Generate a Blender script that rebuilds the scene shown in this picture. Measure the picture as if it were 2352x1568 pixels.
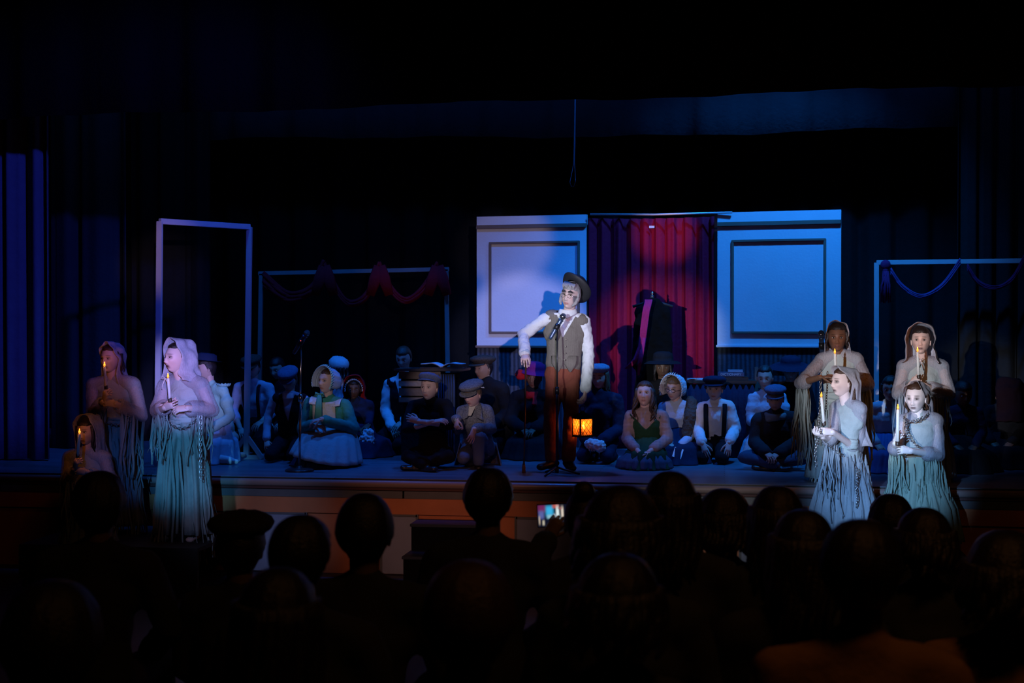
import bpy, bmesh, math, random
import numpy as np
from mathutils import Vector, Matrix, noise
random.seed(7)
SC = bpy.context.scene
COL = SC.collection
for o in list(bpy.data.objects):
    bpy.data.objects.remove(o)

# ------------------------------------------------------------------ camera
FPX, CAMH = 3267.0, 1.30          # focal length in pixels of the 2352 frame, height over the stage floor
YAW, PITCH = math.radians(8.5), math.atan(36 / 3267.0)
FLOOR_Z = -0.82                   # auditorium floor
cd = bpy.data.cameras.new('camera')
cam = bpy.data.objects.new('camera', cd); COL.objects.link(cam)
cam.location = (0, 0, CAMH)
cam.rotation_euler = (math.pi / 2 - PITCH, 0, YAW)
cd.sensor_width = 36.0
cd.lens = 36.0 * FPX / 2352.0
cd.clip_start, cd.clip_end = 0.1, 100
cd.dof.use_dof = True
cd.dof.focus_distance = 12.2
cd.dof.aperture_fstop = 3.6
SC.camera = cam
CAMROT = cam.rotation_euler.to_matrix()

# ------------------------------------------------------------------ pixel helpers
def ray(px, py):
    return (CAMROT @ Vector((px - 1176.0, 784.0 - py, -FPX))).normalized()
def at(px, py, Y):
    r = ray(px, py); t = Y / r.y
    return Vector((0, 0, CAMH)) + r * t
def G(px, py, z=0.0):
    r = ray(px, py); t = (z - CAMH) / r.z
    return Vector((0, 0, CAMH)) + r * t
def proj(p):
    q = CAMROT.transposed() @ (Vector(p) - Vector((0, 0, CAMH)))
    return 1176 + FPX * q.x / -q.z, 784 - FPX * q.y / -q.z, FPX / -q.z


# ------------------------------------------------------------------ world and view
w = bpy.data.worlds.new('world'); SC.world = w; w.use_nodes = True
w.node_tree.nodes['Background'].inputs[0].default_value = (0.02, 0.06, 0.2, 1)
w.node_tree.nodes['Background'].inputs[1].default_value = 0.0
SC.view_settings.view_transform = 'Standard'
SC.view_settings.look = 'None'
SC.view_settings.gamma = 1
SC.view_settings.use_curve_mapping = False
SC.view_settings.exposure = 0.0
SC.cycles.max_bounces = 6
SC.cycles.transparent_max_bounces = 12
SC.cycles.diffuse_bounces = 2
SC.cycles.glossy_bounces = 2
SC.cycles.caustics_reflective = False
SC.cycles.caustics_refractive = False
SC.cycles.sample_clamp_indirect = 2.0

def spot(name, loc, target, color, watts, deg, blend=0.3, size=0.12):
    ld = bpy.data.lights.new(name, 'SPOT')
    ld.color, ld.energy = color, watts
    ld.spot_size, ld.spot_blend, ld.shadow_soft_size = math.radians(deg), blend, size
    o = bpy.data.objects.new(name, ld); COL.objects.link(o)
    o.location = loc
    o.rotation_euler = (Vector(target) - Vector(loc)).to_track_quat('-Z', 'Y').to_euler()
    return o

def area(name, loc, target, color, watts, sx, sy, spread=120):
    ld = bpy.data.lights.new(name, 'AREA')
    ld.shape, ld.size, ld.size_y = 'RECTANGLE', sx, sy
    ld.color, ld.energy, ld.spread = color, watts, math.radians(spread)
    o = bpy.data.objects.new(name, ld); COL.objects.link(o)
    o.location = loc
    o.rotation_euler = (Vector(target) - Vector(loc)).to_track_quat('-Z', 'Y').to_euler()
    return o

# blue wash from the bar just behind the front valance
spot('stage_bar_blue', (1.0, 12.6, 5.3), at(1760, 660, 14.9), (0.012, 0.25, 1.0), 1050, 74, 0.7, .12)
spot('stage_bar_blue', (-1.8, 12.6, 5.3), at(1180, 970, 13.8), (0.008, 0.16, 1.0), 480, 70, 0.8, .12)
spot('stage_bar_blue', (-4.4, 12.6, 5.3), at(650, 950, 13.9), (0.005, 0.17, 1.0), 400, 72, 0.8, .12)
spot('front_fill_blue', (1.5, 6.0, 5.6), at(90, 640, 13.4), (0.05, 0.09, 1.0), 1900, 26, 0.9, .15)
area('border_fill', (-1.8, 12.75, 5.0), (-1.8, 16.4, 3.4), (0.04, 0.22, 1.0), 34, 11.0, 0.3, 150)  # broad fill added at the bar to light border and back curtains evenly
# two followspots crossing on the leading man
spot('followspot_man', (1.6, -3.0, 2.3), at(1245, 740, 12.5), (0.68, 0.58, 1.0), 6200, 4.9, 0.55, .05)
spot('followspot_man', (-4.6, -3.0, 2.3), at(1342, 745, 12.5), (0.72, 0.84, 1.0), 8200, 5.1, 0.9, .05)
spot('lavender_fill', (1.6, -3.0, 2.3), at(1165, 560, 15.2), (1.0, 0.72, 0.85), 1900, 3.4, 0.6, .05)  # narrow spots added to tint the left flat, door frame and swags
spot('lavender_fill', (1.4, -3.0, 2.4), at(375, 590, 13.0), (1.0, 0.60, 0.80), 2600, 3.2, 0.9, .05)
spot('lavender_fill', (1.6, -3.0, 2.3), at(915, 640, 15.0), (1.0, 0.72, 0.7), 480, 3.2, 0.9, .05)
# followspots on the two groups of ghosts
spot('followspot_left', (1.4, -3.0, 2.4), at(432, 865, 11.1), (0.37, 0.34, 1.0), 14000, 3.9, 0.85, .05)
spot('followspot_right', (-3.9, -3.0, 2.4), at(1995, 885, 11.5), (0.86, 0.88, 1.0), 7600, 5.7, 0.65, .05)
spot('cyan_left', (-0.5, -3.0, 3.2), at(425, 1060, 11.0), (0.08, 0.47, 1.0), 4200, 3.8, 0.8, .06)
spot('blue_left', (-0.5, -3.0, 3.2), at(300, 1050, 11.2), (0.05, 0.22, 1.0), 1300, 3.2, 0.9, .06)  # extra spot added to bring up the leftmost ghost's skirt
spot('cyan_right', (-2.5, -3.0, 3.2), at(2010, 1070, 11.3), (0.24, 0.50, 1.0), 9500, 5.4, 0.8, .06)
# small spots added on the seated cast in place of followspot spill
spot('cast_fill', (-1.0, -3.0, 3.6), at(755, 890, 12.7), (1.0, 0.84, 0.92), 1700, 2.4, 0.7, .06)
spot('cast_fill', (-1.0, -3.0, 3.6), at(1088, 905, 12.9), (1.0, 0.80, 0.95), 2700, 2.6, 0.6, .06)
spot('cast_fill', (-1.0, -3.0, 3.6), at(983, 872, 12.9), (1.0, 0.80, 0.95), 2400, 1.7, 0.6, .06)
spot('cast_fill', (-2.3, -3.0, 3.6), at(1485, 920, 12.6), (1.0, 0.80, 0.95), 2000, 3.2, 0.7, .06)
spot('cast_fill', (-2.3, -3.0, 3.6), at(1660, 910, 12.9), (0.9, 0.78, 1.0), 600, 3.6, 0.7, .06)
spot('stage_front_fill', (-1.2, -3.0, 4.6), at(1000, 1190, 11.8), (1.0, 0.42, 0.30), 1500, 8.0, 1.0, .2)  # fills added to brighten bands of the stage front
spot('stage_front_fill', (-2.6, -3.0, 4.8), at(620, 1195, 11.8), (0.45, 0.50, 1.0), 1900, 5.0, 0.9, .2)
spot('stage_front_fill', (0.0, -3.0, 4.6), at(1640, 1170, 11.8), (0.9, 0.90, 1.0), 2000, 4.8, 1.0, .2)
spot('crimson_fill', (-4.6, -3.0, 2.6), at(1530, 535, 15.0), (1.0, 0.68, 0.85), 6000, 2.5, 0.8, .06)  # spot added to brighten the upper crimson curtain
# faint warm lamp left on in the hall
area('hall_lamp', (1.5, 2.0, 5.8), (1.2, 5.5, -0.5), (1.0, 0.42, 0.12), 7, 1.5, 0.8, 100)


# ------------------------------------------------------------------ materials
MATS = {}
def _new(name):
    m = bpy.data.materials.new(name); m.use_nodes = True
    nt = m.node_tree
    return m, nt, nt.nodes['Principled BSDF'], nt.nodes['Material Output']

def plain(name, col, rough=0.6, metal=0.0, bump=0.0, bscale=60, vary=0.0, spec=0.5):
    if name in MATS: return MATS[name]
    m, nt, b, out = _new(name)
    b.inputs['Base Color'].default_value = (*col, 1)
    b.inputs['Roughness'].default_value = rough
    b.inputs['Metallic'].default_value = metal
    b.inputs['Specular IOR Level'].default_value = spec
    if bump or vary:
        tc = nt.nodes.new('ShaderNodeTexCoord'); n = nt.nodes.new('ShaderNodeTexNoise')
        n.inputs['Scale'].default_value = bscale; n.inputs['Detail'].default_value = 4
        nt.links.new(tc.outputs['Object'], n.inputs['Vector'])
        if bump:
            bp = nt.nodes.new('ShaderNodeBump'); bp.inputs['Strength'].default_value = bump
            bp.inputs['Distance'].default_value = 0.01
            nt.links.new(n.outputs['Fac'], bp.inputs['Height']); nt.links.new(bp.outputs[0], b.inputs['Normal'])
        if vary:
            n2 = nt.nodes.new('ShaderNodeTexNoise'); n2.inputs['Scale'].default_value = bscale * 0.13
            nt.links.new(tc.outputs['Object'], n2.inputs['Vector'])
            mx = nt.nodes.new('ShaderNodeMix'); mx.data_type = 'RGBA'
            mx.inputs[6].default_value = (*[c * (1 - vary) for c in col], 1)
            mx.inputs[7].default_value = (*[min(1, c * (1 + vary)) for c in col], 1)
            nt.links.new(n2.outputs['Fac'], mx.inputs[0]); nt.links.new(mx.outputs[2], b.inputs['Base Color'])
    MATS[name] = m
    return m

def cloth(name, col, kind='plain', col2=None, scale=1.0, rough=0.92):
    """woven fabric: fine weave bump plus wrinkles; kind picks a woven pattern"""
    if name in MATS: return MATS[name]
    m, nt, b, out = _new(name)
    b.inputs['Roughness'].default_value = rough
    b.inputs['Specular IOR Level'].default_value = 0.15
    L = nt.links.new
    tc = nt.nodes.new('ShaderNodeTexCoord')
    n = nt.nodes.new('ShaderNodeTexNoise'); n.inputs['Scale'].default_value = 26; n.inputs['Detail'].default_value = 6
    L(tc.outputs['Object'], n.inputs['Vector'])
    n3 = nt.nodes.new('ShaderNodeTexNoise'); n3.inputs['Scale'].default_value = 240
    L(tc.outputs['Object'], n3.inputs['Vector'])
    ad = nt.nodes.new('ShaderNodeMath'); ad.operation = 'MULTIPLY_ADD'; ad.inputs[1].default_value = 0.25
    L(n3.outputs['Fac'], ad.inputs[0]); L(n.outputs['Fac'], ad.inputs[2])
    bp = nt.nodes.new('ShaderNodeBump'); bp.inputs['Strength'].default_value = 0.55; bp.inputs['Distance'].default_value = 0.012
    L(ad.outputs[0], bp.inputs['Height']); L(bp.outputs[0], b.inputs['Normal'])
    c2 = col2 or tuple(c * 0.7 for c in col)
    mx = nt.nodes.new('ShaderNodeMix'); mx.data_type = 'RGBA'
    mx.inputs[6].default_value = (*col, 1); mx.inputs[7].default_value = (*c2, 1)
    if kind in ('stripe', 'plaid'):
        wv = nt.nodes.new('ShaderNodeTexWave'); wv.bands_direction = 'X'; wv.inputs['Scale'].default_value = 16 * scale
        wv.inputs['Distortion'].default_value = 1.0
        L(tc.outputs['Object'], wv.inputs['Vector'])
        src = wv.outputs['Fac']
        if kind == 'plaid':
            w2 = nt.nodes.new('ShaderNodeTexWave'); w2.bands_direction = 'Z'; w2.inputs['Scale'].default_value = 16 * scale
            L(tc.outputs['Object'], w2.inputs['Vector'])
            mm = nt.nodes.new('ShaderNodeMath'); mm.operation = 'MULTIPLY'
            L(src, mm.inputs[0]); L(w2.outputs['Fac'], mm.inputs[1]); src = mm.outputs[0]
    elif kind == 'tweed':
        w2 = nt.nodes.new('ShaderNodeTexVoronoi'); w2.inputs['Scale'].default_value = 90 * scale
        L(tc.outputs['Object'], w2.inputs['Vector']); src = w2.outputs['Distance']
    else:
        w2 = nt.nodes.new('ShaderNodeTexNoise'); w2.inputs['Scale'].default_value = 9; w2.inputs['Detail'].default_value = 5
        L(tc.outputs['Object'], w2.inputs['Vector']); src = w2.outputs['Fac']
    L(src, mx.inputs[0]); L(mx.outputs[2], b.inputs['Base Color'])
    MATS[name] = m
    return m

def gauze(name, col, alpha=0.6):
    """loosely woven see-through cheesecloth"""
    if name in MATS: return MATS[name]
    m, nt, b, out = _new(name)
    L = nt.links.new
    b.inputs['Base Color'].default_value = (*col, 1); b.inputs['Roughness'].default_value = 0.95
    b.inputs['Specular IOR Level'].default_value = 0.1
    tc = nt.nodes.new('ShaderNodeTexCoord')
    n = nt.nodes.new('ShaderNodeTexNoise'); n.inputs['Scale'].default_value = 150; n.inputs['Detail'].default_value = 2
    mp = nt.nodes.new('ShaderNodeMapping'); mp.inputs['Scale'].default_value = (1, 1, 0.25)
    L(tc.outputs['Object'], mp.inputs[0]); L(mp.outputs[0], n.inputs['Vector'])
    mr = nt.nodes.new('ShaderNodeMapRange'); mr.inputs[1].default_value = 0.3; mr.inputs[2].default_value = 0.7
    mr.inputs[3].default_value = alpha - 0.15; mr.inputs[4].default_value = min(1, alpha + 0.15)
    L(n.outputs['Fac'], mr.inputs[0])
    bp = nt.nodes.new('ShaderNodeBump'); bp.inputs['Strength'].default_value = 0.22; bp.inputs['Distance'].default_value = 0.006
    L(n.outputs['Fac'], bp.inputs['Height']); L(bp.outputs[0], b.inputs['Normal'])
    tr = nt.nodes.new('ShaderNodeBsdfTransparent'); ms = nt.nodes.new('ShaderNodeMixShader')
    L(mr.outputs[0], ms.inputs[0]); L(tr.outputs[0], ms.inputs[1]); L(b.outputs[0], ms.inputs[2]); L(ms.outputs[0], out.inputs[0])
    MATS[name] = m
    return m

def skin_mat():
    if 'skin' in MATS: return MATS['skin']
    m, nt, b, out = _new('skin')
    a = nt.nodes.new('ShaderNodeAttribute'); a.attribute_name = 'Col'
    nt.links.new(a.outputs['Color'], b.inputs['Base Color'])
    b.inputs['Roughness'].default_value = 0.5
    b.inputs['Specular IOR Level'].default_value = 0.35
    MATS['skin'] = m
    return m

def eye_mat():
    if 'eye' in MATS: return MATS['eye']
    m, nt, b, out = _new('eye')
    a = nt.nodes.new('ShaderNodeAttribute'); a.attribute_name = 'Col'
    nt.links.new(a.outputs['Color'], b.inputs['Base Color'])
    b.inputs['Roughness'].default_value = 0.12
    MATS['eye'] = m
    return m

def glow(name, col, strength):
    if name in MATS: return MATS[name]
    m, nt, b, out = _new(name)
    b.inputs['Base Color'].default_value = (*[min(1, c) for c in col], 1)
    b.inputs['Emission Color'].default_value = (*col, 1)
    b.inputs['Emission Strength'].default_value = strength
    MATS[name] = m
    return m

# ------------------------------------------------------------------ mesh builder
def worigin(o):
    v = Vector((0, 0, 0))
    while o is not None: v = v + o.location; o = o.parent
    return v

class MB:
    def __init__(s):
        s.v, s.f, s.c, s.m, s.has = [], [], [], [], False
    def add(s, v, f, mat=0, col=None):
        n = len(s.v)
        s.v.extend([tuple(p) for p in v])
        s.f.extend([tuple(i + n for i in q) for q in f])
        s.m.extend([mat] * len(f))
        if col is None: s.c.extend([(0.5, 0.5, 0.5)] * len(v))
        elif isinstance(col[0], (float, int)): s.c.extend([tuple(col)] * len(v)); s.has = True
        else: s.c.extend([tuple(x) for x in col]); s.has = True
        return s
    def box(s, c, size, rot=None, mat=0, col=None, bev=0.0):
        bm = bmesh.new(); bmesh.ops.create_cube(bm, size=1.0)
        bmesh.ops.scale(bm, vec=Vector(size), verts=bm.verts)
        if bev: bmesh.ops.bevel(bm, geom=list(bm.edges), offset=bev, segments=2, affect='EDGES')
        M = Matrix.Translation(Vector(c))
        if rot is not None: M = M @ (rot.to_4x4() if isinstance(rot, Matrix) else Matrix.Rotation(rot, 4, 'Z'))
        bm.verts.index_update()
        v = [M @ p.co for p in bm.verts]; f = [[q.index for q in fa.verts] for fa in bm.faces]
        bm.free()
        return s.add(v, f, mat, col)
    def bar(s, p, q, w, d, up=(0, 0, 1), mat=0, bev=0.0):
        p, q = Vector(p), Vector(q); ax = (q - p); L = ax.length; ax.normalize()
        u = Vector(up)
        if abs(ax.dot(u)) > 0.97: u = Vector((1, 0, 0))
        sd = ax.cross(u).normalized(); u = sd.cross(ax)
        R = Matrix((sd, ax, u)).transposed()
        return s.box((p + q) / 2, (w, L, d), R, mat, None, bev)
    def tube(s, pts, rad, n=8, flat=1.0, side=None, mat=0, col=None, caps=True):
        pts = [Vector(p) for p in pts]
        if not isinstance(rad, (list, tuple)): rad = [rad] * len(pts)
        V, Fc = [], []
        prev = None
        for i, p in enumerate(pts):
            a = pts[max(0, i - 1)]; b = pts[min(len(pts) - 1, i + 1)]
            ax = (b - a)
            if ax.length < 1e-9: ax = Vector((0, 0, 1))
            ax.normalize()
            sd = Vector(side) if side is not None else (prev if prev is not None else (Vector((1, 0, 0)) if abs(ax.x) < 0.9 else Vector((0, 1, 0))))
            sd = (sd - ax * sd.dot(ax))
            if sd.length < 1e-5: sd = ax.orthogonal()
            sd.normalize(); prev = sd
            o = ax.cross(sd)
            for k in range(n):
                t = 2 * math.pi * k / n
                V.append(p + sd * (rad[i] * math.cos(t)) + o * (rad[i] * flat * math.sin(t)))
        for i in range(len(pts) - 1):
            for k in range(n):
                a = i * n + k; b = i * n + (k + 1) % n
                Fc.append((a, b, b + n, a + n))
        if caps:
            Fc.append(tuple(reversed(range(n)))); Fc.append(tuple(range((len(pts) - 1) * n, len(pts) * n)))
        return s.add(V, Fc, mat, col)
    def cap(s, p, r0, q, r1, side=None, kw=1.0, kd=1.0, n=14, mat=0, col=None):
        """tapered capsule with an elliptical section"""
        p, q = Vector(p), Vector(q); ax = q - p; L = ax.length
        if L < 1e-6: ax = Vector((0, 0, 1))
        ax = ax.normalized()
        sd = Vector(side) if side is not None else ax.orthogonal()
        sd = sd - ax * sd.dot(ax)
        if sd.length < 1e-5: sd = ax.orthogonal()
        sd.normalize(); o = ax.cross(sd)
        rings = []
        for a in (-75, -50, -25): t = math.radians(a); rings.append((p + ax * (r0 * math.sin(t)), r0 * math.cos(t)))
        rings.append((p, r0)); rings.append(((p + q) / 2, (r0 + r1) / 2)); rings.append((q, r1))
        for a in (25, 50, 75): t = math.radians(a); rings.append((q + ax * (r1 * math.sin(t)), r1 * math.cos(t)))
        V = [p - ax * r0]
        for c, r in rings:
            for k in range(n):
                t = 2 * math.pi * k / n
                V.append(c + sd * (r * kw * math.cos(t)) + o * (r * kd * math.sin(t)))
        V.append(q + ax * r1)
        Fc = [(0, 1 + (k + 1) % n, 1 + k) for k in range(n)]
        for i in range(len(rings) - 1):
            for k in range(n):
                a = 1 + i * n + k; b = 1 + i * n + (k + 1) % n
                Fc.append((a, b, b + n, a + n))
        e = 1 + (len(rings) - 1) * n; last = len(V) - 1
        Fc += [(e + k, e + (k + 1) % n, last) for k in range(n)]
        return s.add(V, Fc, mat, col)
    def ell(s, c, r, R=None, n=16, m=10, mat=0, col=None, zmin=-1.0, zmax=1.0):
        """ellipsoid, optionally cut flat below zmin / above zmax (unit heights)"""
        V, Fc = [], []
        R = R or Matrix.Identity(3)
        u0, u1 = math.acos(zmax), math.acos(zmin)
        for i in range(m + 1):
            u = u0 + (u1 - u0) * i / m
            for k in range(n):
                t = 2 * math.pi * k / n
                V.append(Vector(c) + R @ Vector((r[0] * math.sin(u) * math.cos(t), r[1] * math.sin(u) * math.sin(t), r[2] * math.cos(u))))
        for i in range(m):
            for k in range(n):
                a = i * n + k; b = i * n + (k + 1) % n
                Fc.append((a, a + n, b + n, b))
        Fc.append(tuple(range(n))); Fc.append(tuple(reversed(range(m * n, (m + 1) * n))))
        return s.add(V, Fc, mat, col)
    def lathe(s, prof, M=None, n=24, sx=1, sy=1, zmod=None, mat=0, col=None, close=False):
        V, Fc = [], []
        M = M or Matrix.Identity(4)
        for r, z in prof:
            for k in range(n):
                t = 2 * math.pi * k / n
                zz = z + (zmod(r, t) if zmod else 0)
                V.append(M @ Vector((r * sx * math.cos(t), r * sy * math.sin(t), zz)))
        for i in range(len(prof) - 1):
            for k in range(n):
                a = i * n + k; b = i * n + (k + 1) % n
                Fc.append((a, b, b + n, a + n))
        if close:
            Fc.append(tuple(reversed(range(n)))); Fc.append(tuple(range((len(prof) - 1) * n, len(prof) * n)))
        return s.add(V, Fc, mat, col)
    def grid(s, nu, nv, fn, mat=0, col=None, wrap=False):
        V = [fn(i / (nu if wrap else nu - 1), j / (nv - 1)) for j in range(nv) for i in range(nu)]
        Fc = []
        for j in range(nv - 1):
            for i in range(nu if wrap else nu - 1):
                a = j * nu + i; b = j * nu + (i + 1) % nu
                Fc.append((a, b, b + nu, a + nu))
        return s.add(V, Fc, mat, col)
    def build(s, name, mats, parent=None, origin=None, smooth=True, thick=0.0):
        me = bpy.data.meshes.new(name)
        if parent is not None and origin is None: origin = worigin(parent)
        og = Vector(origin) if origin is not None else Vector((0, 0, 0))
        me.from_pydata([(p[0] - og.x, p[1] - og.y, p[2] - og.z) for p in s.v], [], s.f)
        if not isinstance(mats, (list, tuple)): mats = [mats]
        for m in mats: me.materials.append(m)
        if len(mats) > 1: me.polygons.foreach_set('material_index', s.m)
        me.polygons.foreach_set('use_smooth', [smooth] * len(me.polygons))
        if s.has:
            ca = me.color_attributes.new('Col', 'FLOAT_COLOR', 'POINT')
            arr = np.ones((len(s.v), 4), dtype=np.float32); arr[:, :3] = np.array(s.c, dtype=np.float32)
            ca.data.foreach_set('color', arr.ravel())
        me.update()
        o = bpy.data.objects.new(name, me); COL.objects.link(o)
        if parent is not None:
            o.parent = parent
        else: o.location = og
        if thick:
            so = o.modifiers.new('thickness', 'SOLIDIFY'); so.thickness = thick; so.offset = 0
        return o

def fuse(mb, voxel=0.012, smooth=3, disp=0.0, dscale=0.12):
    """one continuous surface out of overlapping pieces; returns a new MB"""
    me = bpy.data.meshes.new('tmp'); me.from_pydata(mb.v, [], mb.f)
    o = bpy.data.objects.new('tmp', me); TMP.objects.link(o)
    r = o.modifiers.new('r', 'REMESH'); r.mode = 'VOXEL'; r.voxel_size = voxel
    if smooth:
        sm = o.modifiers.new('s', 'SMOOTH'); sm.factor = 0.5; sm.iterations = smooth
    if disp:
        key = 'wr%.3f' % dscale
        tx = bpy.data.textures.get(key)
        if tx is None:
            tx = bpy.data.textures.new(key, 'CLOUDS'); tx.noise_scale = dscale; tx.noise_depth = 2
        d = o.modifiers.new('d', 'DISPLACE'); d.texture = tx; d.strength = disp; d.mid_level = 0.5; d.texture_coords = 'LOCAL'
    dg = bpy.context.evaluated_depsgraph_get(); dg.update()
    ev = o.evaluated_get(dg); m2 = ev.to_mesh()
    n = len(m2.vertices); co = np.empty(n * 3, dtype=np.float32); m2.vertices.foreach_get('co', co)
    V = co.reshape(-1, 3).tolist(); Fc = [tuple(p.vertices) for p in m2.polygons]
    ev.to_mesh_clear()
    bpy.data.objects.remove(o); bpy.data.meshes.remove(me)
    out = MB(); out.add(V, Fc)
    return out
TMP = COL

def tag(o, label=None, cat=None, group=None, kind=None):
    if label: o['label'] = label
    if cat: o['category'] = cat
    if group: o['group'] = group
    if kind: o['kind'] = kind
    return o
def root(name, loc, label, cat, group=None):
    o = bpy.data.objects.new(name, None); COL.objects.link(o)
    o.location = loc; o.empty_display_size = 0.1
    return tag(o, label, cat, group)
def lerp(a, b, t): return a + (b - a) * t
def sstep(a, b, x):
    t = max(0.0, min(1.0, (x - a) / (b - a))); return t * t * (3 - 2 * t)

# ================================================================== FIGURES
def head_point(a, u, low=False):
    """a: angle from the face (0 = front, +pi/2 = image right when facing the camera), u: polar angle from the crown.
    Returns local point (face towards -Y, eyes at z = 0) for a head 0.23 tall."""
    su, cu = math.sin(u), math.cos(u)
    r = su ** 0.82 if su > 0 else 0
    sx, cy = math.sin(a), -math.cos(a)
    X, Y, Z = 0.0745 * r * sx, 0.096 * r * cy, 0.116 * cu
    t = max(0.0, -cu)
    X *= 1 - 0.27 * t ** 1.3
    if Y > 0: Y *= 1 - 0.30 * t
    else: Y *= 1 - 0.06 * t
    if cu > 0: Y += 0.006 * cu
    fw = max(0.0, math.cos(a)); fw = fw ** 0.5 if fw > 0 else 0
    g = lambda x0, z0, sx_, sz_: math.exp(-((X - x0) / sx_) ** 2 - ((Z - z0) / sz_) ** 2)
    if fw > 0.02:
        push = 0.0
        nz = (0.006 - Z) / 0.050
        if 0 < nz < 1.25:
            prof = nz ** 1.2 if nz < 0.9 else max(0.0, (1.25 - nz) / 0.35) * 0.88
            push += 0.024 * prof * math.exp(-(X / (0.0075 + 0.005 * nz)) ** 2)
        push += 0.007 * (g(0.012, -0.043, 0.007, 0.008) + g(-0.012, -0.043, 0.007, 0.008))
        push -= 0.0125 * (g(0.031, 0.0, 0.017, 0.0115) + g(-0.031, 0.0, 0.017, 0.0115))
        push += 0.005 * (g(0.028, 0.020, 0.024, 0.008) + g(-0.028, 0.020, 0.024, 0.008))
        push += 0.0045 * (g(0.040, -0.030, 0.018, 0.016) + g(-0.040, -0.030, 0.018, 0.016))
        push += 0.0065 * g(0, -0.0655, 0.019, 0.0045) + 0.0075 * g(0, -0.077, 0.016, 0.005) - 0.004 * g(0, -0.0712, 0.022, 0.0025)
        push -= 0.004 * g(0, -0.088, 0.02, 0.006)
        push += 0.008 * g(0, -0.102, 0.018, 0.012)
        Y -= push * fw
    return X, Y, Z

def head_mesh(mb, M, skin, lip=None, brow=None, brow_w=1.0, socket=0.25, contour=0.0, gaze=(0, 0), mouth_open=0.0,
              nu=44, na=60, eyes=True, blush=0.0, sock_col=None, beard=None):
    lip = lip or (skin[0] * 0.75, skin[1] * 0.42, skin[2] * 0.42)
    brow = brow or tuple(c * 0.18 for c in skin)
    sock_col = sock_col or tuple(c * 0.3 for c in skin)
    V, C, Fc = [], [], []
    for i in range(nu + 1):
        u = math.pi * i / nu
        u = u - 0.10 * math.sin(2 * u)           # a little denser round the features
        for k in range(na):
            t = -math.pi + 2 * math.pi * k / na
            a = t - 0.42 * math.sin(t)
            x, y, z = head_point(a, u)
            V.append(M @ Vector((x, y, z)))
            c = list(skin)
            if math.cos(a) > 0.05:
                gg = lambda x0, z0, s1, s2: math.exp(-((x - x0) / s1) ** 4 - ((z - z0) / s2) ** 4)
                def mixc(col, f):
                    for q in range(3): c[q] = c[q] * (1 - f) + col[q] * f
                ax = abs(x)
                if contour: mixc(sock_col, contour * math.exp(-((ax - 0.046) / 0.013) ** 2 - ((z + 0.045 + (0.046 - ax)) / 0.02) ** 2))
                if blush: mixc((skin[0], skin[1] * 0.5, skin[2] * 0.5), blush * math.exp(-((ax - 0.038) / 0.014) ** 2 - ((z + 0.03) / 0.014) ** 2))
                mixc(sock_col, socket * math.exp(-((ax - 0.031) / 0.019) ** 4 - ((z + 0.001) / 0.0135) ** 4))
                mixc(tuple(q * 0.12 for q in skin), 0.8 * math.exp(-((ax - 0.031) / 0.015) ** 4 - ((z - 0.0075) / 0.0035) ** 2))
                mixc(brow, 0.85 * math.exp(-((ax - 0.031) / (0.018 * (0.6 + 0.4 * brow_w))) ** 4 - ((z - 0.0225 - 0.1 * (0.031 - abs(ax - 0.031)) * 0.3) / (0.0042 * brow_w)) ** 2))
                mixc(lip, 0.9 * gg(0, -0.0712, 0.0215, 0.0095 + 0.003 * mouth_open))
                mixc((0.02, 0.008, 0.008), (0.9 if mouth_open else 0.55) * gg(0, -0.0712, 0.018 - 0.006 * mouth_open, 0.0018 + 0.0065 * mouth_open))
                mixc((0.03, 0.015, 0.012), 0.55 * math.exp(-((ax - 0.0075) / 0.0035) ** 2 - ((z + 0.0505) / 0.0025) ** 2))
                if beard: mixc(beard, 0.9 * sstep(0.045, 0.056, ax) * sstep(-0.095, -0.08, z) * (1 - sstep(-0.005, 0.01, z)))
            C.append(tuple(c))
    for i in range(nu):
        for k in range(na):
            a = i * na + k; b = i * na + (k + 1) % na
            Fc.append((a, a + na, b + na, b))
    mb.add(V, Fc, 0, C)
    R3 = M.to_3x3()
    for sx in (-1, 1):   # ears
        mb.ell(M @ Vector((0.074 * sx, 0.014, -0.012)), (0.007, 0.017, 0.030), R3 @ Matrix.Rotation(0.35 * sx, 3, 'Z') @ Matrix.Rotation(-0.15, 3, 'X'), 10, 8, 0, skin)
        mb.ell(M @ Vector((0.079 * sx, 0.010, -0.006)), (0.004, 0.010, 0.017), R3 @ Matrix.Rotation(0.35 * sx, 3, 'Z'), 8, 6, 0, tuple(c * 0.6 for c in skin))
    if eyes:
        for sx in (-1, 1):
            n, m = 14, 10
            c0 = Vector((0.0305 * sx, -0.0765, -0.001)); r = (0.0140, 0.0095, 0.0056)
            gz = Vector((gaze[0], -1, gaze[1])).normalized()
            V, C, Fc = [], [], []
            for i in range(m + 1):
                u = math.pi * i / m
                for k in range(n):
                    t = 2 * math.pi * k / n
                    d = Vector((math.sin(u) * math.cos(t), -math.cos(u), math.sin(u) * math.sin(t)))
                    V.append(M @ (c0 + Vector((d.x * r[0], d.y * r[1], d.z * r[2]))))
                    dd = Vector((d.x - gaze[0], (d.z - gaze[1]) * 0.50)).length if d.y < 0 else 9
                    C.append((0.015, 0.01, 0.008) if dd < 0.50 else (0.42, 0.40, 0.38))
            for i in range(m):
                for k in range(n):
                    a = i * n + k; b = i * n + (k + 1) % n
                    Fc.append((a, b, b + n, a + n))
            mb.add(V, Fc, 1, C)

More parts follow.
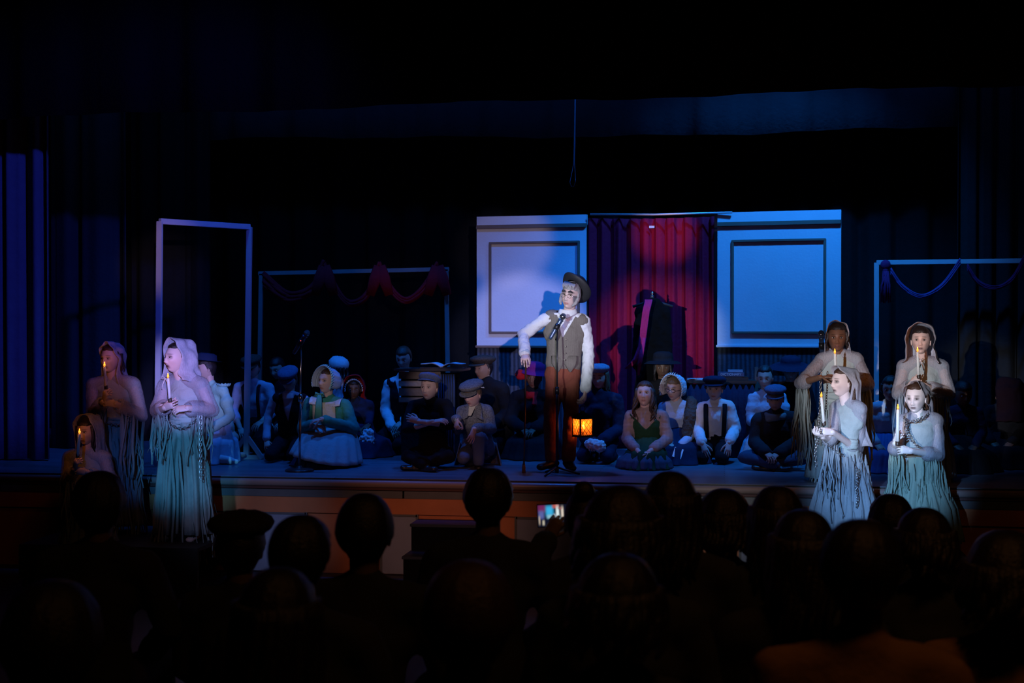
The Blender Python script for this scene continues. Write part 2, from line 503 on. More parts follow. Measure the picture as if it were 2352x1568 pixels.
def hand(mb, wrist, d, pn, S, col, curl=0.35, spread=0.15, thumb=1, pinch=False, n=7):
    """palm plus four jointed fingers and a thumb off its side. d: direction of the fingers, pn: where the palm looks,
    thumb: +1/-1 the side (along d x pn) the thumb is on."""
    d = Vector(d).normalized(); pn = Vector(pn); pn = (pn - d * pn.dot(d)).normalized()
    sd = d.cross(pn).normalized() * thumb
    wrist = Vector(wrist)
    L = 0.082 * S
    mb.cap(wrist, 0.024 * S, wrist + d * L * 0.9, 0.027 * S, side=sd, kw=1.3, kd=0.55, n=12, col=col)
    lens = [0.070, 0.079, 0.074, 0.058]
    for k in range(4):
        off = (1.5 - k) * 0.0195 * S
        p = wrist + d * (L * (0.98 - 0.03 * abs(k - 1.2))) + sd * off
        dirv = (d + sd * ((1.5 - k) * spread * 0.5)).normalized()
        c = curl * (1 + 0.12 * k)
        r = 0.0090 * S
        for j, fr in enumerate((0.44, 0.31, 0.25)):
            ang = c * (0.75, 1.25, 0.85)[j]
            ax = dirv.cross(pn).normalized()
            dirv = (Matrix.Rotation(ang, 3, ax) @ dirv).normalized()
            q = p + dirv * lens[k] * S * fr
            mb.cap(p, r, q, r * 0.88, n=n, col=col)
            p, r = q, r * 0.88
    # thumb
    p = wrist + d * L * 0.28 + sd * 0.022 * S
    dirv = (d * 0.62 + sd * (0.62 - 0.4 * curl) + pn * (0.25 + 0.5 * curl)).normalized()
    r = 0.0115 * S
    for j, ln in enumerate((0.042, 0.032, 0.026)):
        q = p + dirv * ln * S
        mb.cap(p, r, q, r * 0.88, n=n, col=col)
        p, r = q, r * 0.88
        dirv = (dirv + (d * 0.35 + pn * 0.25 - sd * 0.35) * (0.5 + curl)).normalized()

HAIRL = {}
def hair_mesh(M, style='short', vol=1.0, fringe=0.062, ear=-0.015, nape=-0.085, strands=None, length=0.25, seed=0, back_y=0.0, wave=0.012, nu=30, na=44, arc0=0.32):
    mb = MB(); rnd = random.Random(seed)
    V, Fc = [], []
    for i in range(nu + 1):
        u = math.pi * i / nu
        for k in range(na):
            a = -math.pi + 2 * math.pi * k / na
            x, y, z = head_point(a, u)
            fc = math.cos(a)
            line = fringe if fc > 0.35 else (lerp(ear, fringe, sstep(-0.15, 0.35, fc)) if fc > -0.15 else lerp(nape, ear, sstep(-0.75, -0.15, fc)))
            line += 0.0025 * math.sin(a * 7 + seed)
            k2 = sstep(line - 0.016, line + 0.010, z)
            inf = lerp(0.90, 1.07 + 0.05 * vol + 0.02 * math.sin(a * 14 + u * 3 + seed) * vol, k2)
            V.append(M @ Vector((x * inf, y * inf + back_y * 0.0, z * lerp(0.95, 1.05 + 0.03 * vol, k2))))
    for i in range(nu):
        for k in range(na):
            a = i * na + k; b = i * na + (k + 1) % na
            Fc.append((a, a + na, b + na, b))
    mb.add(V, Fc)
    if strands:
        for q in range(strands):
            a = math.pi * (arc0 + 2 * (1 - arc0) * (q + rnd.random() * 0.6) / strands)      # around the back from cheek to cheek
            a0 = a
            x, y, z = head_point(a0, 1.25)
            pts, rad = [], []
            ph = rnd.random() * 6; Ln = length * (0.85 + 0.3 * rnd.random())
            for j in range(9):
                t = j / 8
                out = 1.08 + 0.10 * vol * math.sin(min(1, t * 1.4) * math.pi / 2)
                px = x * out + wave * math.sin(ph + t * 9) * t
                py = y * out + 0.01 + wave * math.cos(ph + t * 8) * t + 0.015 * t
                pts.append(M @ Vector((px, py, z + 0.01 - (0.03 + Ln) * t)))
                rad.append(M.to_scale()[0] * (0.017 * (1 - 0.75 * t ** 2)))
            mb.tube(pts, rad, 6)
        # crown locks
    return mb

def hmat(loc, yaw=0, pitch=0, roll=0, hs=1.0):
    r = math.radians
    return Matrix.Translation(Vector(loc)) @ Matrix.Rotation(r(yaw), 4, 'Z') @ Matrix.Rotation(r(pitch), 4, 'X') @ Matrix.Rotation(r(roll), 4, 'Y') @ Matrix.Scale(hs, 4)

def torso(mb, J, S, e=0.0, hem='waist', top=True, bust=0.0):
    sd = (J['sb'] - J['sa']); W = sd.length; sd.normalize()
    kw = 1.28
    mid = (J['sa'] + J['sb']) / 2
    ch, wa, pe = J['chest'], J['waist'], J['pelvis']
    mb.cap(wa, (0.095 + e) * S, ch, (0.112 + e) * S, sd, kw, 0.9, 20)
    mb.cap(ch, (0.112 + e) * S, mid - (mid - ch) * 0.15, (0.085 + e) * S, sd, kw * 1.15, 0.8, 20)
    if hem != 'waist': mb.cap(pe, (0.118 + e) * S, wa, (0.095 + e) * S, sd, kw, 0.92, 20)
    else: mb.cap(wa + (pe - wa) * 0.5, (0.100 + e) * S, wa, (0.095 + e) * S, sd, kw, 0.9, 20)
    if top:
        mb.cap(J['sa'] - Vector((0, 0, 0.01)), (0.046 + e) * S, J['sb'] - Vector((0, 0, 0.01)), (0.046 + e) * S, n=16)
        mb.cap(mid, (0.062 + e) * S, J['neck'], (0.046 + e) * S, sd, 1.2, 1.0, 16)
        for s in ('sa', 'sb'): mb.cap(J[s], (0.045 + e) * S, lerp(J['neck'], mid, 0.3), (0.04 + e) * S, n=14)
    if bust:
        fw = sd.cross(Vector((0, 0, 1))); fw = -fw if fw.dot(Vector((0, -1, 0))) < 0 and False else fw
        for s in (-1, 1): mb.ell(ch + sd * 0.05 * S * s - sd.cross(Vector((0, 0, 1))) * -0.05 * S, (0.065 * S, 0.06 * S, 0.06 * S))

def arm(mb, J, s, S, e=0.0, to=1.0, r=(0.046, 0.038, 0.027), flare=0.0, puff=0.0):
    sh, el, wr = J['s' + s], J['e' + s], J['w' + s]
    mb.cap(sh, (r[0] + e) * S, el, (r[1] + e + puff * 0.3) * S, n=14)
    if to > 0.5:
        t = (to - 0.5) * 2
        q = el.lerp(wr, t)
        mb.cap(el, (r[1] + e + puff * 0.3) * S, q, (lerp(r[1], r[2], t) + e + flare) * S, n=14)
    if puff:
        mb.ell(sh.lerp(el, 0.45), ((0.05 + puff) * S,) * 3, n=16)

def leg(mb, J, s, S, e=0.0, to=1.0, flare=0.0):
    h, k, a = J['h' + s], J['k' + s], J['a' + s]
    mb.cap(h, (0.078 + e) * S, k, (0.053 + e) * S, n=16)
    q = k.lerp(a, to)
    mb.cap(k, (0.053 + e) * S, q, (0.040 + e + flare) * S, n=16)

def foot(mb, a, t, S, col=None, e=0.0, mat=0):
    """a: ankle, t: toe"""
    a, t = Vector(a), Vector(t)
    d = (t - a); 
    sd = Vector((-d.y, d.x, 0))
    if sd.length < 1e-4: sd = Vector((1, 0, 0))
    sd.normalize()
    heel = a + Vector((0, 0, -0.045 * S)) - Vector((d.x, d.y, 0)).normalized() * 0.03 * S if Vector((d.x, d.y, 0)).length > 1e-3 else a
    mb.cap(heel, (0.032 + e) * S, t, (0.030 + e) * S, sd, 1.25, 0.8, 14, mat, col)
    mb.cap(a, (0.034 + e) * S, heel.lerp(t, 0.35), (0.034 + e) * S, sd, 1.0, 0.9, 14, mat, col)

def carve(mb, pred):
    """drop the faces whose centre satisfies pred"""
    out = MB(); keep = []
    for f in mb.f:
        c = [sum(mb.v[i][q] for i in f) / len(f) for q in range(3)]
        if not pred(Vector(c)): keep.append(f)
    used = sorted({i for f in keep for i in f}); mp = {i: j for j, i in enumerate(used)}
    V = [Vector(mb.v[i]) for i in used]; Fs = [tuple(mp[i] for i in f) for f in keep]
    cnt = {}
    for f in Fs:
        for i in range(len(f)):
            e = tuple(sorted((f[i], f[(i + 1) % len(f)]))); cnt[e] = cnt.get(e, 0) + 1
    nb = {}
    for (a, b), c in cnt.items():
        if c == 1: nb.setdefault(a, []).append(b); nb.setdefault(b, []).append(a)
    for _ in range(10):          # iron the cut edge
        new = {a: (V[a] + sum((V[b] for b in l), Vector())) / (len(l) + 1) for a, l in nb.items()}
        for a, p in new.items(): V[a] = p
    out.add(V, Fs)
    return out

def skirt(mb, rings, nf=14, amp=0.03, seed=0, n=84, sharp=1.0, top_amp=0.1, per=None):
    """rings: [(centre, rx, ry)], folds deepen towards the hem"""
    rnd = random.Random(seed); ph = [rnd.random() * 6.28 for _ in range(5)]
    m = len(rings); sub = 5
    R = []
    for i in range(m - 1):
        for j in range(sub if i < m - 2 else sub + 1):
            t = j / sub
            c0, x0, y0 = rings[i]; c1, x1, y1 = rings[i + 1]
            R.append((Vector(c0).lerp(Vector(c1), t), lerp(x0, x1, t), lerp(y0, y1, t), (i + t) / (m - 1)))
    V, Fc = [], []
    for c, rx, ry, t in R:
        for k in range(n):
            a = 2 * math.pi * k / n
            f = math.sin(a * nf + ph[0] + 0.9 * math.sin(a * 3 + ph[1]) + t * 0.6) + 0.5 * math.sin(a * nf * 1.7 + ph[2] - t) + 0.4 * math.sin(a * 5 + ph[3])
            ff = 1 + amp / max(rx, 0.05) * f * lerp(top_amp, 1, t)
            V.append(c + Vector((rx * ff * math.cos(a), ry * ff * math.sin(a), 0)))
    for i in range(len(R) - 1):
        for k in range(n):
            a = i * n + k; b = i * n + (k + 1) % n
            Fc.append((a, b, b + n, a + n))
    mb.add(V, Fc)
    return mb

def strips(mb, starts, length, wd=0.012, seed=0, sway=0.03, jit=0.3, bias=(0, 0, 0), zmin=None):
    """torn ribbons hanging from the given points"""
    rnd = random.Random(seed)
    for p in starts:
        p = Vector(p); Ln = length * (1 - jit + 2 * jit * rnd.random())
        ph = rnd.random() * 6.28; ph2 = rnd.random() * 6.28; w0 = wd * (0.6 + 0.8 * rnd.random())
        pts, rad = [], []
        nseg = max(5, int(Ln / 0.06))
        sx, sy = rnd.uniform(-1, 1) * sway, rnd.uniform(-1, 1) * sway
        for j in range(nseg + 1):
            t = j / nseg
            q = p + Vector((sx * t + 0.35 * sway * math.sin(ph + t * 7) * t + bias[0] * t, sy * t + 0.35 * sway * math.sin(ph2 + t * 6) * t + bias[1] * t, -Ln * t))
            if zmin is not None and q.z < zmin: q.z = zmin + 0.004
            pts.append(q); rad.append((w0 * (1 - 0.6 * t * t) + 0.002) * (0.25 if j == 0 else 1))
        a = rnd.random() * 3.14
        mb.tube(pts, rad, 5, 0.22, side=(math.cos(a), math.sin(a), 0.0))
    return mb

def chain(mb, pts, link=0.030, r=0.0035):
    """iron links laid end to end along a path"""
    pts = [Vector(p) for p in pts]
    segs = []; acc = 0; step = link * 0.72
    D = [0]
    for i in range(1, len(pts)): D.append(D[-1] + (pts[i] - pts[i - 1]).length)
    n = int(D[-1] / step); j = 0
    for q in range(n):
        s = (q + 0.5) * step
        while j < len(D) - 2 and D[j + 1] < s: j += 1
        t = (s - D[j]) / max(1e-6, D[j + 1] - D[j])
        c = pts[j].lerp(pts[j + 1], t); ax = (pts[j + 1] - pts[j]).normalized()
        o = ax.orthogonal().normalized()
        o = Matrix.Rotation(math.pi / 2 * (q % 2) + 0.4, 3, ax) @ o
        ring = []
        for k in range(10):
            a = 2 * math.pi * k / 10
            ring.append(c + ax * (link * 0.5 * math.cos(a)) + o * (link * 0.30 * math.sin(a)))
        nn = ax.cross(o)
        V, Fc = [], []
        for k in range(10):
            p = ring[k]; rad = (p - c).normalized()
            for h in range(4):
                b = 2 * math.pi * h / 4
                V.append(p + rad * r * math.cos(b) + nn * r * math.sin(b))
        for k in range(10):
            for h in range(4):
                a = k * 4 + h; b = k * 4 + (h + 1) % 4
                c2 = ((k + 1) % 10) * 4 + (h + 1) % 4; d2 = ((k + 1) % 10) * 4 + h
                Fc.append((a, b, c2, d2))
        mb.add(V, Fc)
    return mb

def sag(p, q, drop, n=14):
    p, q = Vector(p), Vector(q)
    return [p.lerp(q, i / n) - Vector((0, 0, drop * 4 * (i / n) * (1 - i / n))) for i in range(n + 1)]

# ---- headwear, all in head-local space --------------------------------------------------
def hood_mesh(M, rim_y=-0.085, w=0.108, top=0.135, back=0.135, drop=0.20, flare=1.35, seed=0, peak=0.0, wr=0.008, open_w=1.0, ns=34, nt=22, droop=0.0, tail=0.0, sweep=0.0):
    """cloth hood or veil: arches over the head and hangs to the shoulders; rim_y is where the front edge sits"""
    mb = MB(); rnd = random.Random(seed); o1 = rnd.random() * 9
    def fn(s, t):
        p = (s - 0.5) * 2; ap = abs(p); sg = 1 if p >= 0 else -1
        tt = t
        bw = math.sqrt(max(0.0, 1 - tt ** 3.2))
        y = rim_y + (back - rim_y) * math.sin(tt * math.pi / 2) ** 0.9
        y += sweep * min(1.0, ap / 0.55) ** 3.5 * (1 - tt) ** 1.5
        hw = w * lerp(open_w, 1.0, min(1, tt * 3)) * max(bw, 0.02)
        tp = top * (1 - 0.55 * tt ** 4) + peak * (1 - tt) ** 2
        if ap < 0.55:
            a = ap / 0.55 * math.pi / 2
            x, z = hw * math.sin(a), tp * math.cos(a) ** 0.9
        else:
            q = (ap - 0.55) / 0.45
            dp = drop + tail * tt
            x, z = hw * lerp(1, flare, q ** 1.5) + 0.02 * q * tt, -dp * q
            x *= 1 - 0.25 * math.sin(q * math.pi) * (1 - tt) * 0.6
            y += droop * q * q + 0.03 * q * (1 if tt > 0.6 else tt)
        nz = noise.noise(Vector((sg * ap * 4 + o1, tt * 4, o1 + seed))) * wr * 2.2 + math.sin(ap * 26 + tt * 3 + o1) * wr * 0.5 * ap
        return M @ Vector((sg * (x + nz), y + nz * 0.6, z + nz))
    mb.grid(ns * 2 + 1, nt, fn)
    return mb

def flat_cap(M, tilt=8, w=1.0, seed=0):
    R = M @ Matrix.Translation((0, 0.0, 0.062)) @ Matrix.Rotation(math.radians(tilt), 4, 'X')
    mb = MB()
    def bulge(x, y, z): return z
    mb.lathe([(0.078, -0.016), (0.086, -0.004), (0.106, 0.010), (0.114, 0.026), (0.104, 0.045), (0.072, 0.060), (0.035, 0.066), (0.004, 0.067)], R, 30, 0.95 * w, 1.12 * w,
             zmod=lambda r, t: -0.010 * math.sin(t) * (r / 0.11) + 0.002 * math.sin(t * 8))
    vz = MB()
    def fn(s, t):
        a = math.radians(-90 + (s - 0.5) * 125)
        r0 = 0.086 + 0.047 * t * math.cos((s - 0.5) * 2.6) ** 0.6 if abs(s - 0.5) < 0.5 else 0.086
        return R @ Vector((0.95 * w * r0 * math.cos(a), 1.12 * w * r0 * math.sin(a), -0.004 - 0.016 * t + 0.004 * t * math.cos(a * 2)))
    vz.grid(18, 7, fn)
    return mb, vz

def bonnet_mesh(M, seed=0, w=0.105, rim=-0.10, depth=0.13, ruff=0.012, tall=0.13, wide=1.25):
    """brimmed bonnet: crown behind, flaring brim framing the face"""
    crown, brim, ruffle = MB(), MB(), MB()
    def arch(s, W, H):
        a = math.radians(-118 + 236 * s)
        return W * math.sin(a), H * math.cos(a)
    def fc(s, t):
        k = math.sqrt(max(0, 1 - t ** 2.4))
        x, z = arch(s, w * k, tall * k)
        n = 0.004 * math.sin(s * 60) * (1 - abs(t - 0.3))
        return M @ Vector((x * (1 + n * 4), -0.045 + (depth + 0.045) * math.sin(t * 1.57), z + n + 0.012 * (1 - k)))
    crown.grid(41, 14, fc)
    def fb(s, t):
        k = 1 + (wide - 1) * t
        x, z = arch(s, w * k, tall * (1 + (wide - 1) * 0.7 * t))
        return M @ Vector((x, -0.045 + (rim + 0.045) * t, z))
    brim.grid(41, 8, fb)
    def fr(s, t):
        k = wide + 0.05 * t
        x, z = arch(s, w * k, tall * (1 + (wide - 1) * 0.7 + 0.08 * t))
        wv = math.sin(s * 150 + seed) * ruff * (0.3 + t)
        return M @ Vector((x * (1 + wv * 0.8), rim + wv * 1.3 + 0.014 * t, z + wv * 0.6))
    ruffle.grid(161, 4, fr)
    return crown, brim, ruffle

# ================================================================== WARDROBE
SKIN_FAIR = (0.56, 0.37, 0.29); SKIN_PALE = (0.74, 0.66, 0.62); SKIN_TAN = (0.40, 0.24, 0.16); SKIN_DARK = (0.15, 0.075, 0.045)
HB = plain('hair_brown', (0.055, 0.026, 0.014), 0.45, bump=0.5, bscale=140)
HD = plain('hair_dark', (0.016, 0.011, 0.010), 0.4, bump=0.5, bscale=140)
HBL = plain('hair_sandy', (0.16, 0.10, 0.055), 0.5, bump=0.5, bscale=140)
HG = plain('hair_grey', (0.30, 0.28, 0.27), 0.6, bump=0.6, bscale=120)
WHITE = cloth('white_cotton', (0.72, 0.72, 0.72), col2=(0.60, 0.60, 0.60))
CREAM = cloth('cream_linen', (0.62, 0.58, 0.48), col2=(0.5, 0.46, 0.38))
MINT = cloth('mint_cotton', (0.34, 0.62, 0.50), col2=(0.25, 0.50, 0.42))
GREEN = cloth('green_wool', (0.05, 0.30, 0.23), col2=(0.04, 0.22, 0.17))
DKGREEN = cloth('bottle_green_wool', (0.018, 0.062, 0.03), col2=(0.012, 0.042, 0.02))
BLACK = cloth('black_wool', (0.010, 0.010, 0.013), col2=(0.006, 0.006, 0.008))
NAVY = cloth('navy_wool', (0.016, 0.024, 0.055), col2=(0.010, 0.016, 0.04))
CHAR = cloth('charcoal_wool', (0.035, 0.035, 0.040), col2=(0.022, 0.022, 0.026))
GREYT = cloth('grey_tweed', (0.22, 0.22, 0.23), 'tweed', (0.09, 0.09, 0.10))
BROWNT = cloth('brown_tweed', (0.085, 0.068, 0.052), 'tweed', (0.035, 0.028, 0.022))
BLUEC = cloth('blue_cap_wool', (0.13, 0.17, 0.28), 'tweed', (0.08, 0.11, 0.20))
DENIM = cloth('dark_denim', (0.07, 0.10, 0.16), col2=(0.045, 0.065, 0.11))
FADED = cloth('faded_denim', (0.16, 0.20, 0.26), col2=(0.10, 0.13, 0.18))
VESTM = cloth('striped_vest_wool', (0.235, 0.205, 0.165), 'stripe', (0.105, 0.09, 0.075), 4.2)
RUST = cloth('rust_corduroy', (0.25, 0.075, 0.042), 'plain', (0.19, 0.055, 0.032))
RED = cloth('red_wool', (0.42, 0.015, 0.02), col2=(0.30, 0.01, 0.015))
PURPLE = cloth('plum_felt', (0.20, 0.02, 0.15), col2=(0.14, 0.012, 0.10))
PLAID = cloth('plaid_flannel', (0.34, 0.25, 0.24), 'plaid', (0.13, 0.10, 0.12), 1.6)
PALEB = cloth('pale_blue_cotton', (0.42, 0.50, 0.60), col2=(0.34, 0.42, 0.52))
FUR = plain('brown_fur', (0.05, 0.04, 0.03), 0.9, bump=1.0, bscale=80, vary=0.5)
GOWN = cloth('grey_green_gown', (0.36, 0.43, 0.42), col2=(0.19, 0.24, 0.25))
GOWN2 = cloth('slate_gown', (0.38, 0.43, 0.47), col2=(0.20, 0.25, 0.29))
GOWN3 = cloth('sea_green_gown', (0.31, 0.42, 0.34), col2=(0.19, 0.28, 0.23))
GOWNL = cloth('pale_sage_linen', (0.38, 0.45, 0.45), col2=(0.30, 0.37, 0.37))
SHEER = gauze('grey_gauze', (0.42, 0.43, 0.50), 0.50)
VEIL = gauze('white_gauze', (0.50, 0.51, 0.58), 0.72)
IRON = plain('chain_iron', (0.45, 0.45, 0.47), 0.3, 0.9)
LEATH = plain('black_leather', (0.012, 0.011, 0.011), 0.35)
FELT = plain('black_felt', (0.018, 0.018, 0.019), 0.65, bump=0.2, bscale=200)

# ================================================================== FIGURE ASSEMBLY
def PJ(Y, d):
    return {k: at(v[0], v[1], Y + v[2]) for k, v in d.items()}

def finish_joints(J):
    mid = (J['sa'] + J['sb']) / 2
    J.setdefault('chest', mid.lerp(J['pelvis'], 0.26))
    J.setdefault('waist', mid.lerp(J['pelvis'], 0.62))
    J.setdefault('neck', mid + (J['head'] - mid) * 0.28)
    sd = (J['sb'] - J['sa']).normalized()
    J.setdefault('ha', J['pelvis'] - sd * 0.085); J.setdefault('hb', J['pelvis'] + sd * 0.085)
    return J

TPL = {
 'kneel': (0.80, dict(head=(0, 0, .80), sa=(-.155, .02, .61), sb=(.155, .02, .61), pelvis=(0, .10, .20), ea=(-.205, .0, .39), eb=(.205, .0, .39),
           wa=(-.10, -.19, .27), wb=(.10, -.19, .27), ka=(-.11, -.27, .075), kb=(.11, -.27, .075), aa=(-.09, .17, .05), ab=(.09, .17, .05))),
 'cross': (0.74, dict(head=(0, -.02, .74), sa=(-.16, .02, .555), sb=(.16, .02, .555), pelvis=(0, .08, .13), ea=(-.215, -.03, .34), eb=(.215, -.03, .34),
           wa=(-.07, -.24, .26), wb=(.07, -.24, .26), ka=(-.30, -.20, .13), kb=(.30, -.20, .13), aa=(.06, -.30, .06), ab=(-.06, -.26, .06))),
 'chair': (1.17, dict(head=(0, 0, 1.17), sa=(-.17, .03, .97), sb=(.17, .03, .97), pelvis=(0, .06, .52), ea=(-.22, .0, .72), eb=(.22, .0, .72),
           wa=(-.10, -.25, .64), wb=(.10, -.25, .64), ka=(-.11, -.40, .50), kb=(.11, -.40, .50), aa=(-.11, -.40, .09), ab=(.11, -.40, .09))),
 'stand': (1.50, dict(head=(0, 0, 1.50), sa=(-.175, .02, 1.30), sb=(.175, .02, 1.30), pelvis=(0, .02, .86), ea=(-.22, .02, 1.03), eb=(.22, .02, 1.03),
           wa=(-.10, -.20, 1.02), wb=(.10, -.20, 1.02), ka=(-.09, -.02, .46), kb=(.09, -.02, .46), aa=(-.09, .02, .09), ab=(.09, .02, .09))),
}
def pose(kind, hp, fp, yaw=0, z0=0.0, dback=0.12, lean=0.0, ov=None):
    """joints of a template pose: hp = where the head is seen, fp = where the knees or seat meet the floor"""
    Hc, T = TPL[kind]
    R = G(fp[0], fp[1], z0) + Vector((0, dback, 0))
    H = at(hp[0], hp[1], R.y + lean)
    k = (H.z - z0) / Hc
    Rz = Matrix.Rotation(math.radians(yaw), 3, 'Z')
    J = {}
    h0 = R + k * (Rz @ Vector(T['head']))
    dl = H - h0
    for n, p in T.items():
        q = R + k * (Rz @ Vector(p)); t = min(1, max(0, p[2] / Hc))
        J[n] = q + Vector((dl.x * t, dl.y * t, dl.z * t))
    for n, v in (ov or {}).items(): J[n] = at(v[0], v[1], R.y + v[2])
    J['_k'] = k; J['_root'] = Vector((R.x, R.y, z0))
    return finish_joints(J)

class Fig:
    def __init__(s, label, J, S=1.0, head=(0, 0, 0), hs=1.0, skin=SKIN_FAIR, group=None, z0=None, name='person', vox=0.013):
        s.J, s.S, s.hs, s.skin, s.vox = J, S, hs, skin, vox
        loc = J.get('_root')
        if loc is None: loc = Vector((J['pelvis'].x, J['pelvis'].y, z0 if z0 is not None else 0))
        s.r = root(name, loc, label, 'person', group)
        s.M = hmat(J['head'], *head, hs=hs)
    def body(s, hands=None, legs=True, face=None, feet=None, torso_e=-0.014, neck_r=0.050, arms=True, hq=(44, 60)):
        J, S = s.J, s.S
        m = MB(); torso(m, J, S, torso_e, 'hip')
        if arms: arm(m, J, 'a', S); arm(m, J, 'b', S)
        if legs:
            for q in 'ab':
                if 'k' + q in J: leg(m, J, q, S, -0.008)
        m.cap(J['neck'] - Vector((0, 0, 0.03)), 0.052 * S, s.M @ Vector((0, 0.018, -0.06)), neck_r * s.hs, n=16)
        m = fuse(m, s.vox, 2)
        m.c = [tuple(s.skin)] * len(m.v); m.has = True
        f = dict(face or {})
        head_mesh(m, s.M, s.skin, nu=hq[0], na=hq[1], **f)
        for q in 'ab':
            h = (hands or {}).get(q)
            if h: hand(m, J['w' + q], h[0], h[1], S * h[4] if len(h) > 4 else S, s.skin, curl=h[2], thumb=h[3])
        for q in 'ab':
            if feet and q in feet: foot(m, J['a' + q], J['t' + q], S, s.skin)
        s.b = m.build('body', [skin_mat(), eye_mat()], s.r)
        return s
    def part(s, name, mb, mat, parent=None, thick=0.0, label=None, smooth=True):
        o = mb.build(name, mat, parent or s.r, smooth=smooth, thick=thick)
        if label: o['label'] = label
        return o
    def shirt(s, mat, e=0.012, to=0.95, hem='waist', name='shirt', puff=0.0, disp=0.018, flare=0.008, sleeves='ab', vox=None, neck=True, label=None, dscale=0.09, open_neck=0.0):
        m = MB(); torso(m, s.J, s.S, e, hem)
        for q in sleeves: arm(m, s.J, q, s.S, e, to, flare=flare, puff=puff)
        m = fuse(m, vox or s.vox, 3, disp, dscale)
        if open_neck:
            nk = s.J['neck']
            m = carve(m, lambda c: c.z > nk.z - 0.010 or (c.y < nk.y - 0.02 and c.z > nk.z - open_neck and abs(c.x - nk.x) < 0.055 * (c.z - nk.z + open_neck) / open_neck + 0.006))
        return s.part(name, m, mat, label=label, thick=0.003 if open_neck else 0)
    def vest(s, mat, e=0.026, v=0.5, hem='waist', name='vest', vw=0.055, sw=0.16):
        m = MB(); J, S = s.J, s.S
        torso(m, J, S, e, hem, top=False)
        mid = (J['sa'] + J['sb']) / 2; sd = (J['sb'] - J['sa']).normalized()
        m.cap(J['sa'].lerp(mid, sw), (0.052 + e * .6) * S, J['sb'].lerp(mid, sw), (0.052 + e * .6) * S, n=16)
        m = fuse(m, 0.0075, 4, 0.006, 0.08)
        up = (mid - J['waist']).normalized(); fw = up.cross(sd); fw = fw if fw.y < 0 else -fw
        H = (mid - J['chest']).length
        def pred(c):
            d = c - mid; u = d.dot(up); x = abs(d.dot(sd)); f = d.dot(fw)
            if u > 0.035 * S and x < 0.07 * S: return True
            return f > 0 and u > -v * 0.30 and x < vw * S * (u + v * 0.30) / (v * 0.30) * 1.1
        m = carve(m, pred)
        return s.part(name, m, mat, thick=0.006)
    def trousers(s, mat, e=0.014, to=0.93, flare=0.0, disp=0.015, name='trousers'):
        m = MB()
        m.cap(s.J['pelvis'], (0.118 + e) * s.S, s.J['waist'].lerp(s.J['pelvis'], 0.35), (0.105 + e) * s.S, s.J['sb'] - s.J['sa'], 1.25, 0.92, 20)
        for q in 'ab': leg(m, s.J, q, s.S, e, to, flare)
        m = fuse(m, s.vox, 3, disp, 0.10)
        return s.part(name, m, mat)
    def shoes(s, mat=LEATH, tips=None, e=0.006):
        for q in 'ab':
            J = s.J
            a = J['a' + q]
            t = J.get('t' + q)
            if t is None:
                d = (a - J['k' + q]); d.z = 0
                t = a + (d.normalized() * 0.12 * s.S if d.length > 0.05 else Vector((0, -0.14 * s.S, 0))); t.z = max(s.r.location.z + 0.03, a.z - 0.06)
            m = MB(); foot(m, a, t, s.S, e=e); m = fuse(m, 0.009, 2)
            s.part('shoe', m, mat)
    def hair(s, mat, **kw):
        return s.part('hair', hair_mesh(s.M, **kw), mat)
    def collar(s, mat, r=0.062, h=0.035, name='collar', drop=0.02):
        J = s.J; c = J['neck'] - Vector((0, 0, drop)); sd = (J['sb'] - J['sa']).normalized()
        m = MB(); R = Matrix.Translation(c)
        m.lathe([(r * 0.88 * s.S, h * 1.15), (r * 1.02 * s.S, h * 1.1), (r * 1.22 * s.S, 0.0), (r * 1.30 * s.S, -0.012)], R, 22, 1.1, 1.0, zmod=lambda rr, t: -0.012 * max(0, -math.sin(t)) * 1.5)
        return s.part(name, m, mat, thick=0.004)
    def scarf(s, mat, r=0.075, label=None, tail=0.0):
        J = s.J; m = MB(); c = J['neck'] - Vector((0, 0, 0.005))
        for k in range(3):
            pts = [c + Vector((r * s.S * 1.12 * math.cos(a), r * s.S * math.sin(a) - 0.012, -0.012 * k + 0.016 * math.sin(a * 1.0 + k) - 0.01 * k)) for a in [2 * math.pi * i / 18 for i in range(19)]]
            m.tube(pts, 0.026 * s.S, 8)
        if tail:
            m.tube([c + Vector((0.03, -r - 0.02, -0.02)), c + Vector((0.035, -r - 0.04, -0.10)), c + Vector((0.03, -r - 0.05, -tail))], [0.02, 0.03, 0.035], 8, 0.4, side=(1, 0, 0))
        return s.part('scarf', fuse(m, 0.009, 2, 0.01, 0.04), mat, label=label)
    def cap_hat(s, mat, tilt=8, w=1.0, name='flat_cap', label=None):
        c, v = flat_cap(s.M, tilt, w)
        o = s.part(name, c, mat, label=label); s.part('visor', v, mat, o, thick=0.006)
        return o
    def bonnet(s, mat, mat2=None, label=None, **kw):
        c, b, r = bonnet_mesh(s.M, **kw)
        o = s.part('bonnet', c, mat, thick=0.004, label=label); s.part('brim', b, mat, o, thick=0.004); s.part('ruffle', r, mat2 or mat, o, thick=0.002)
        return o
    def glasses(s, mat, drop=-0.008, sz=0.021):
        m = MB()
        for sx in (-1, 1):
            m.tube([s.M @ Vector((0.031 * sx + sz * math.cos(a), -0.105 + 0.012 * abs(math.cos(a) * sx > 0) * 0, drop + sz * 0.8 * math.sin(a))) for a in [2 * math.pi * i / 20 for i in range(21)]], 0.0016, 6)
            m.tube([s.M @ Vector((0.052 * sx, -0.104, drop)), s.M @ Vector((0.079 * sx, -0.06, drop + 0.004)), s.M @ Vector((0.083 * sx, 0.005, drop + 0.004))], 0.0015, 5)
        m.tube([s.M @ Vector((-0.011, -0.105, drop)), s.M @ Vector((0, -0.112, drop + 0.004)), s.M @ Vector((0.011, -0.105, drop))], 0.0016, 5)
